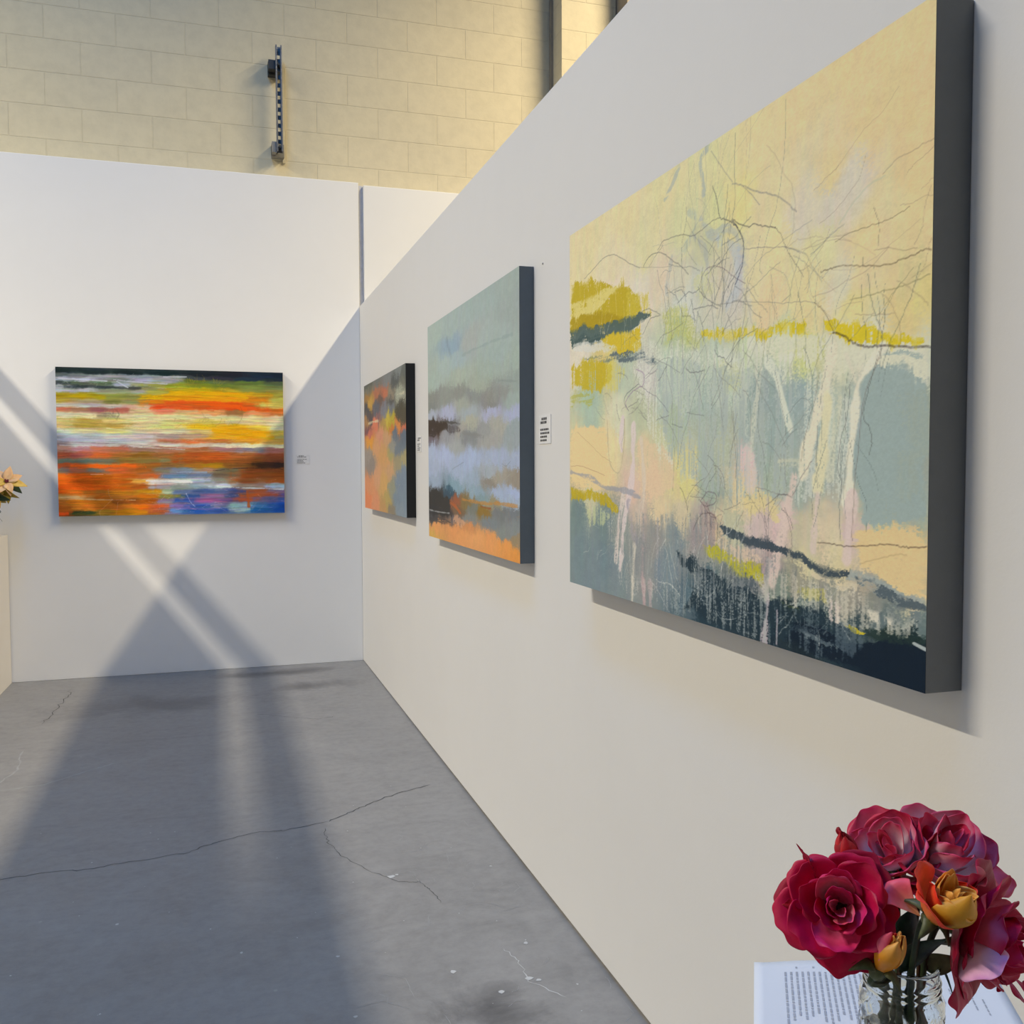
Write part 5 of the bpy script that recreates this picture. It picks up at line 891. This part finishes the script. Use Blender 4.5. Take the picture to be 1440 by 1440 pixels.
petal(rC, OC+RT*.014+TC*.006-UP*.006, frame_of(RT*.75+UP*.55+TC*.25), -.9, .024, .056, .9, .25, .2, .2, 'pink', 92, tip=.05)
petal(rC, OC+RT*.012+TC*.010-UP*.010, frame_of(RT*.65+UP*.25+TC*.3), -1.4, .018, .046, .8, .2, .2, .2, 'deep', 93)
petal(rC, OC-RT*.018+UP*.016, frame_of(UP*1-RT*.15), -1.3, .004, .034, .9, .02, .05, 0, 'deep', 94)
# 4 yellow bud in the middle
axD = (RT*.30+UP*.72+TC*.55)
rD, OD, MD = rose('half open yellow and orange rose bud in the middle of the bunch', (-.4150, -5.8560, .9730), axD, .0185, .044, [
    (2, .22, .98, 1.5, .02, 0, 0, 'gold'), (3, .42, 1.0, 1.3, .03, .02, 0, 'gold'), (3, .62, 1.0, 1.2, .05, .04, .05, 'gold'), (4, .82, .98, 1.1, .08, .08, .12, ('gold', 'orange'))], 12, (.004, -.008), .4, 4, .018)
petal(rD, OD+TC*.001, MD, -2.35, .0225, .050, 1.25, .02, -.55, 0, 'yellow', 101, ruf=.03, r0=.25)
petal(rD, OD+TC*.001, MD, -1.25, .0205, .042, 1.0, .04, -.40, 0, 'yellow', 104, ruf=.03, r0=.25)
petal(rD, OD, MD, 2.9, .020, .045, 1.0, .20, .25, .3, 'orange', 105)
petal(rD, OD, MD, 1.7, .020, .046, 1.0, .16, .25, .3, 'orange', 102)
petal(rD, OD-RT*.006, frame_of(-RT*.45+UP*.75+TC*.35), 2.9, .014, .036, 1.0, .35, .5, .9, 'salmon', 103)
petal(rD, OD, MD, -.35, .020, .036, .85, .26, .4, .6, 'salmon', 106)
# 5 crimson bloom hanging at the right
axE = (RT*.66-UP*.08+TC*.62)
rE, OE, ME = rose('crimson rose drooping over the right side of the jar', (-.3640, -5.8480, .9320), axE, .034, .052, [
    (2, .16, 1.0, 1.5, .02, 0, 0, 'crimson_in'), (3, .34, 1.02, 1.3, .05, .04, 0, ('pink', 'crimson_in')), (4, .55, 1.0, 1.1, .10, .10, .05, ('crimson', 'pink')), (5, .74, 1.0, 1.0, .20, .16, .12, ('crimson', 'pink')), (5, .92, .98, .92, .38, .24, .25, ('crimson', 'pink', 'crimson')), (6, 1.02, 1.0, .85, .58, .3, .3, ('crimson', 'deep'))], 15, (.016, -.004), 2.0, 4, .026)
petal(rE, OE+TC*.014-RT*.006-UP*.004, frame_of(RT*.30-UP*.45+TC*.60), 2.2, .026, .050, .95, .20, .1, .05, 'lilac', 111, r0=.2, nu=21)
for k, (a_, b_) in enumerate(((-.05, .0), (.18, .006), (.42, .013))):
    petal(rE, OE+RT*(.034+b_)-UP*.036+TC*.014, frame_of(RT*(.35+a_)-UP*1+TC*.1), 1+k, .0075, .024, .8, .06, .1, 0, 'crimson', 120+k, r0=.35)
# 6 dark red bud, upper left
rF, OF, MF = rose('small closed dark red rosebud at the upper left of the bunch', (-.4450, -5.7745, .9860), (-RT*.25+UP*.95+TC*.1), .0115, .038, [
    (2, .35, 1.0, 1.6, -.02, -.2, 0, 'red'), (3, .75, 1.02, 1.5, -.03, -.45, 0, ('red', 'red_bright')), (3, 1.0, .98, 1.35, -.02, -.45, 0, ('red_bright', 'red', 'red'))], 21, (-.010, -.006), .9, 4, .026)
# 7 small gold bud low in front
rG, OG, MG = rose('small gold and pink rosebud low at the jar rim below the large crimson rose', (-.4560, -5.8420, .9330), (RT*.30+UP*.9+TC*.35), .0125, .040, [
    (2, .35, 1.0, 1.6, -.02, -.2, 0, 'gold'), (3, .75, 1.0, 1.5, -.02, -.35, 0, ('orange', 'gold')), (3, 1.0, .96, 1.3, .0, -.35, .0, ('gold', 'salmon', 'gold'))], 25, (-.004, -.014), 2.6, 3, .018)

# loose leaves rising from the jar --------------------------------------------------
def leaf_mesh(base, axis, side, L, W, cup=.25, droop=.3, n=10):
    base = Vector(base); a = Vector(axis).normalized(); s_ = Vector(side); s_ = (s_-a*s_.dot(a)).normalized(); nn = a.cross(s_)
    V = []
    for j in range(n+1):
        t = j/n; w_ = W*math.sin(math.pi*t**.8)**.9*(1-.25*t)
        c = base+a*L*t-nn*droop*L*t*t
        for k in (-1, -.5, 0, .5, 1): V.append(c+s_*w_*k+nn*cup*W*abs(k)*math.sin(math.pi*t)+nn*.02*W*math.sin(9*t+k*3))
    F = [(j*5+k, j*5+k+1, j*5+k+6, j*5+k+5) for j in range(n) for k in range(4)]
    return V, F
def leaf_thing(label, base, axis, side, L, W, foot, mat=M_leaf, droop=.3):
    base = Vector(base); root = empty('rose_leaf', base, label, 'leaf')
    V, F = leaf_mesh(base, axis, side, L, W, droop=droop); o = mesh_obj('leaf_blade', V, F, mat, root, True); m = o.modifiers.new('t', 'SOLIDIFY'); m.thickness = .0005
    neck = JC+Vector((foot[0]*.8, foot[1]*.8, .126)); ft = JC+Vector((foot[0], foot[1], .012))
    pts = smooth_pts([tuple(base), tuple(base*.4+neck*.6), tuple(neck), tuple(ft)], 5); b = MB(); b.tube(pts, .0016, 6); b.build('stalk', M_bark, root, True)
leaf_thing('dark green leaf standing between the gold bud and the yellow bud', JC+Vector((-.012, -.012, .134)), UP*.9+RT*.55+TC*.2, RT, .052, .012, (-.012, -.010))
leaf_thing('dark green leaf behind the yellow bud above the jar mouth', JC+Vector((.004, .004, .136)), UP*1+RT*.05, RT, .050, .014, (.002, .006))
leaf_thing('green folded leaf at the right of the jar mouth', JC+Vector((.014, -.006, .134)), UP*.25+RT*.6+TC*.5, UP, .034, .010, (.012, -.010), M_sepal)
leaf_thing('dark curled leaf tip hanging over the right jar rim', JC+Vector((.026, -.012, .142)), RT*.45-UP*.8+TC*.2, TC, .034, .0035, (.016, -.012), M_leaf, -.2)
leaf_thing('thin dark sepal-like leaf behind the dark red rosebud', JC+Vector((-.030, .022, .196)), -RT*.9+UP*.35, TC, .030, .0022, (-.012, .012), M_leaf, .3)

# poinsettia on the left pedestal ------------------------------------------------------
def bract_mat(name, a, b_):
    N = NT(name); f = N.noise(N.coord(), 18, 4); N.set(Base_Color=N.ramp(f, [(.3, a), (.7, b_)]), Roughness=.5, Normal=N.bump(f, .2, .003))
    N.b.inputs['Subsurface Weight'].default_value = .08; N.b.inputs['Subsurface Scale'].default_value = .01; return N.m
M_br = bract_mat('peach_bract', lin((236, 176, 112)), lin((240, 200, 156))); M_br2 = bract_mat('yellow_bract', lin((206, 164, 52)), lin((226, 190, 92)))
M_lf = bract_mat('olive_leaf', lin((120, 118, 30)), lin((170, 150, 50))); M_lf2 = bract_mat('deep_green_leaf', lin((18, 50, 34)), lin((34, 74, 44)))
M_eye = simple('dark_red_cyathia', lin((110, 16, 40)), .5)
PC = Vector((-2.34, -.24, .917))
root = empty('poinsettia', PC, 'peach and yellow poinsettia standing on the tall cream pedestal at the left edge', 'plant')
v, f = lathe([(0, .001), (.062, .001), (.066, .006), (.082, .125), (.088, .127), (.088, .14), (.078, .14), (.074, .12), (0, .118)], PC, 32)
mesh_obj('pot', v, f, simple('terracotta_pot', (.30, .17, .10), .7), root, True)
b = MB(); rr = random.Random(4)
heads = [(Vector((.225, -.06, .330)), Vector((.35, -.8, .45)), 1.0), (Vector((.165, -.08, .255)), Vector((.2, -.9, .1)), .8), (Vector((-.05, -.04, .36)), Vector((-.3, -.6, .7)), 1.0), (Vector((.03, .03, .40)), Vector((.05, -.4, .9)), .9), (Vector((-.14, .0, .30)), Vector((-.6, -.5, .5)), .9)]
for h, d, s_ in heads:
    b.tube(smooth_pts([tuple(PC+Vector((h.x*.2, h.y*.2, .117))), tuple(PC+Vector((h.x*.6, h.y*.6, .22))), tuple(PC+h)], 4), .004, 7)
b.build('stem', M_lf2, root, True)
for hi, (h, d, s_) in enumerate(heads):
    c = PC+h; d = d.normalized(); M = frame_of(d, rr.uniform(0, 6)); n = 7
    for k in range(n):
        th = 2*math.pi*k/n+rr.uniform(-.2, .2); rad = M @ Vector((math.cos(th), math.sin(th), .30-.1*(k % 2))); tn = M @ Vector((-math.sin(th), math.cos(th), 0))
        V, F = leaf_mesh(c, rad, tn, .105*s_*rr.uniform(.8, 1.15), .030*s_, .2, rr.uniform(.1, .35))
        o = mesh_obj('bract', V, F, M_br2 if (hi == 1 or k % 3 == 2) else M_br, root, True); m = o.modifiers.new('t', 'SOLIDIFY'); m.thickness = .0008
    for k in range(6):
        th = 2*math.pi*k/6+.3; rad = M @ Vector((math.cos(th), math.sin(th), -.25)); tn = M @ Vector((-math.sin(th), math.cos(th), 0))
        V, F = leaf_mesh(c-d*.018, rad, tn, .125*s_*rr.uniform(.8, 1.1), .030*s_, .2, rr.uniform(.3, .6))
        o = mesh_obj('leaf', V, F, (M_lf, M_lf2, M_lf)[k % 3], root, True); m = o.modifiers.new('t', 'SOLIDIFY'); m.thickness = .0008
    b = MB()
    for k in range(6):
        a_ = 2*math.pi*k/6; p = c+M @ Vector((.008*math.cos(a_)*(k > 0), .008*math.sin(a_)*(k > 0), .012)); v, f = lathe([(0, -.006), (.004, -.004), (.005, .001), (.003, .005), (0, .006)], p, 8); b.add(v, f)
    b.build('flower_centre', M_eye, root, True)
for (px_, py_, pz_), d_, L_, W_, mt in (((.19, -.07, .300), (.75, -.35, -.62), .125, .026, M_lf), ((.20, -.05, .315), (.95, -.2, .02), .085, .016, M_lf), ((.15, -.08, .27), (.55, -.3, -.35), .115, .032, M_lf2), ((.14, -.09, .25), (.35, -.4, -.85), .12, .030, M_lf2),
        ((.10, -.1, .24), (.2, -.4, -.9), .12, .032, M_lf2), ((.16, -.06, .28), (.7, .1, -.7), .10, .018, M_lf2), ((.12, -.08, .26), (.5, -.2, -.95), .13, .020, M_lf2), ((.13, -.1, .31), (.35, -.5, -.5), .12, .034, M_br2)):
    V, F = leaf_mesh(PC+Vector((px_, py_, pz_)), Vector(d_), Vector((.5, -.6, .6)), L_, W_, .2, .25)
    o = mesh_obj('leaf', V, F, mt, root, True); m = o.modifiers.new('t', 'SOLIDIFY'); m.thickness = .0008
for k in range(16):
    th = rr.uniform(-1.9, .7); z = rr.uniform(.18, .25); c = PC+Vector((.05*math.cos(th), .05*math.sin(th), z)); rad = Vector((math.cos(th), math.sin(th), rr.uniform(-.35, .1)))
    V, F = leaf_mesh(c, rad, Vector((-math.sin(th), math.cos(th), .2)), rr.uniform(.10, .15), .034, .2, rr.uniform(.3, .8))
    o = mesh_obj('leaf', V, F, M_lf2, root, True); m = o.modifiers.new('t', 'SOLIDIFY'); m.thickness = .0008


# ---------------------------------------------------------------- light
def area(name, loc, sx, sy, power, col, spread=180):
    l = bpy.data.lights.new(name, 'AREA'); l.shape = 'RECTANGLE'; l.size = sx; l.size_y = sy; l.energy = power; l.color = col; l.spread = math.radians(spread)
    o = bpy.data.objects.new(name, l); COL.objects.link(o); o.location = loc; return o
area('lamp_row_left', (-6.0, -3.0, 6.55), .20, 3.2, 1450, (.392, .350, .278), 150)
area('lamp_row_right', (2.87, -3.2, 6.55), .20, 3.8, 760, (.64, .535, .36), 150)
area('skylight', (-1.75, -4.2, 6.9), .8, 5.0, 330, (.035, .17, .43), 170)
w = bpy.data.worlds.new('World'); bpy.context.scene.world = w; w.use_nodes = True
bg = w.node_tree.nodes['Background']; bg.inputs['Color'].default_value = (.80, .93, 1.0, 1); bg.inputs['Strength'].default_value = .01

# ---------------------------------------------------------------- camera
cd = bpy.data.cameras.new('camera'); cam = bpy.data.objects.new('camera', cd); COL.objects.link(cam)
Rm = Matrix(((0.9539547066294737, 0.016983171185762057, -0.299469513633608), (-0.299930540149643, 0.04243621551277922, -0.9530167043124147), (-0.003476893012165555, 0.9989548235578164, 0.04557599922715788)))
cam.matrix_world = Matrix.Translation((-.94789, -6.4369, 1.31)) @ Rm.to_4x4()
cd.sensor_width = 36; cd.sensor_fit = 'HORIZONTAL'; cd.lens = 36*1325/1440; cd.clip_start = .02
S = bpy.context.scene; S.camera = cam
S.view_settings.view_transform = 'Standard'; S.view_settings.look = 'None'; S.view_settings.gamma = 1; S.view_settings.exposure = 0
try: S.view_settings.use_curve_mapping = False
except Exception: pass
S.cycles.use_denoising = True; S.cycles.max_bounces = 10; S.cycles.diffuse_bounces = 5; S.cycles.transmission_bounces = 10; S.cycles.caustics_refractive = True
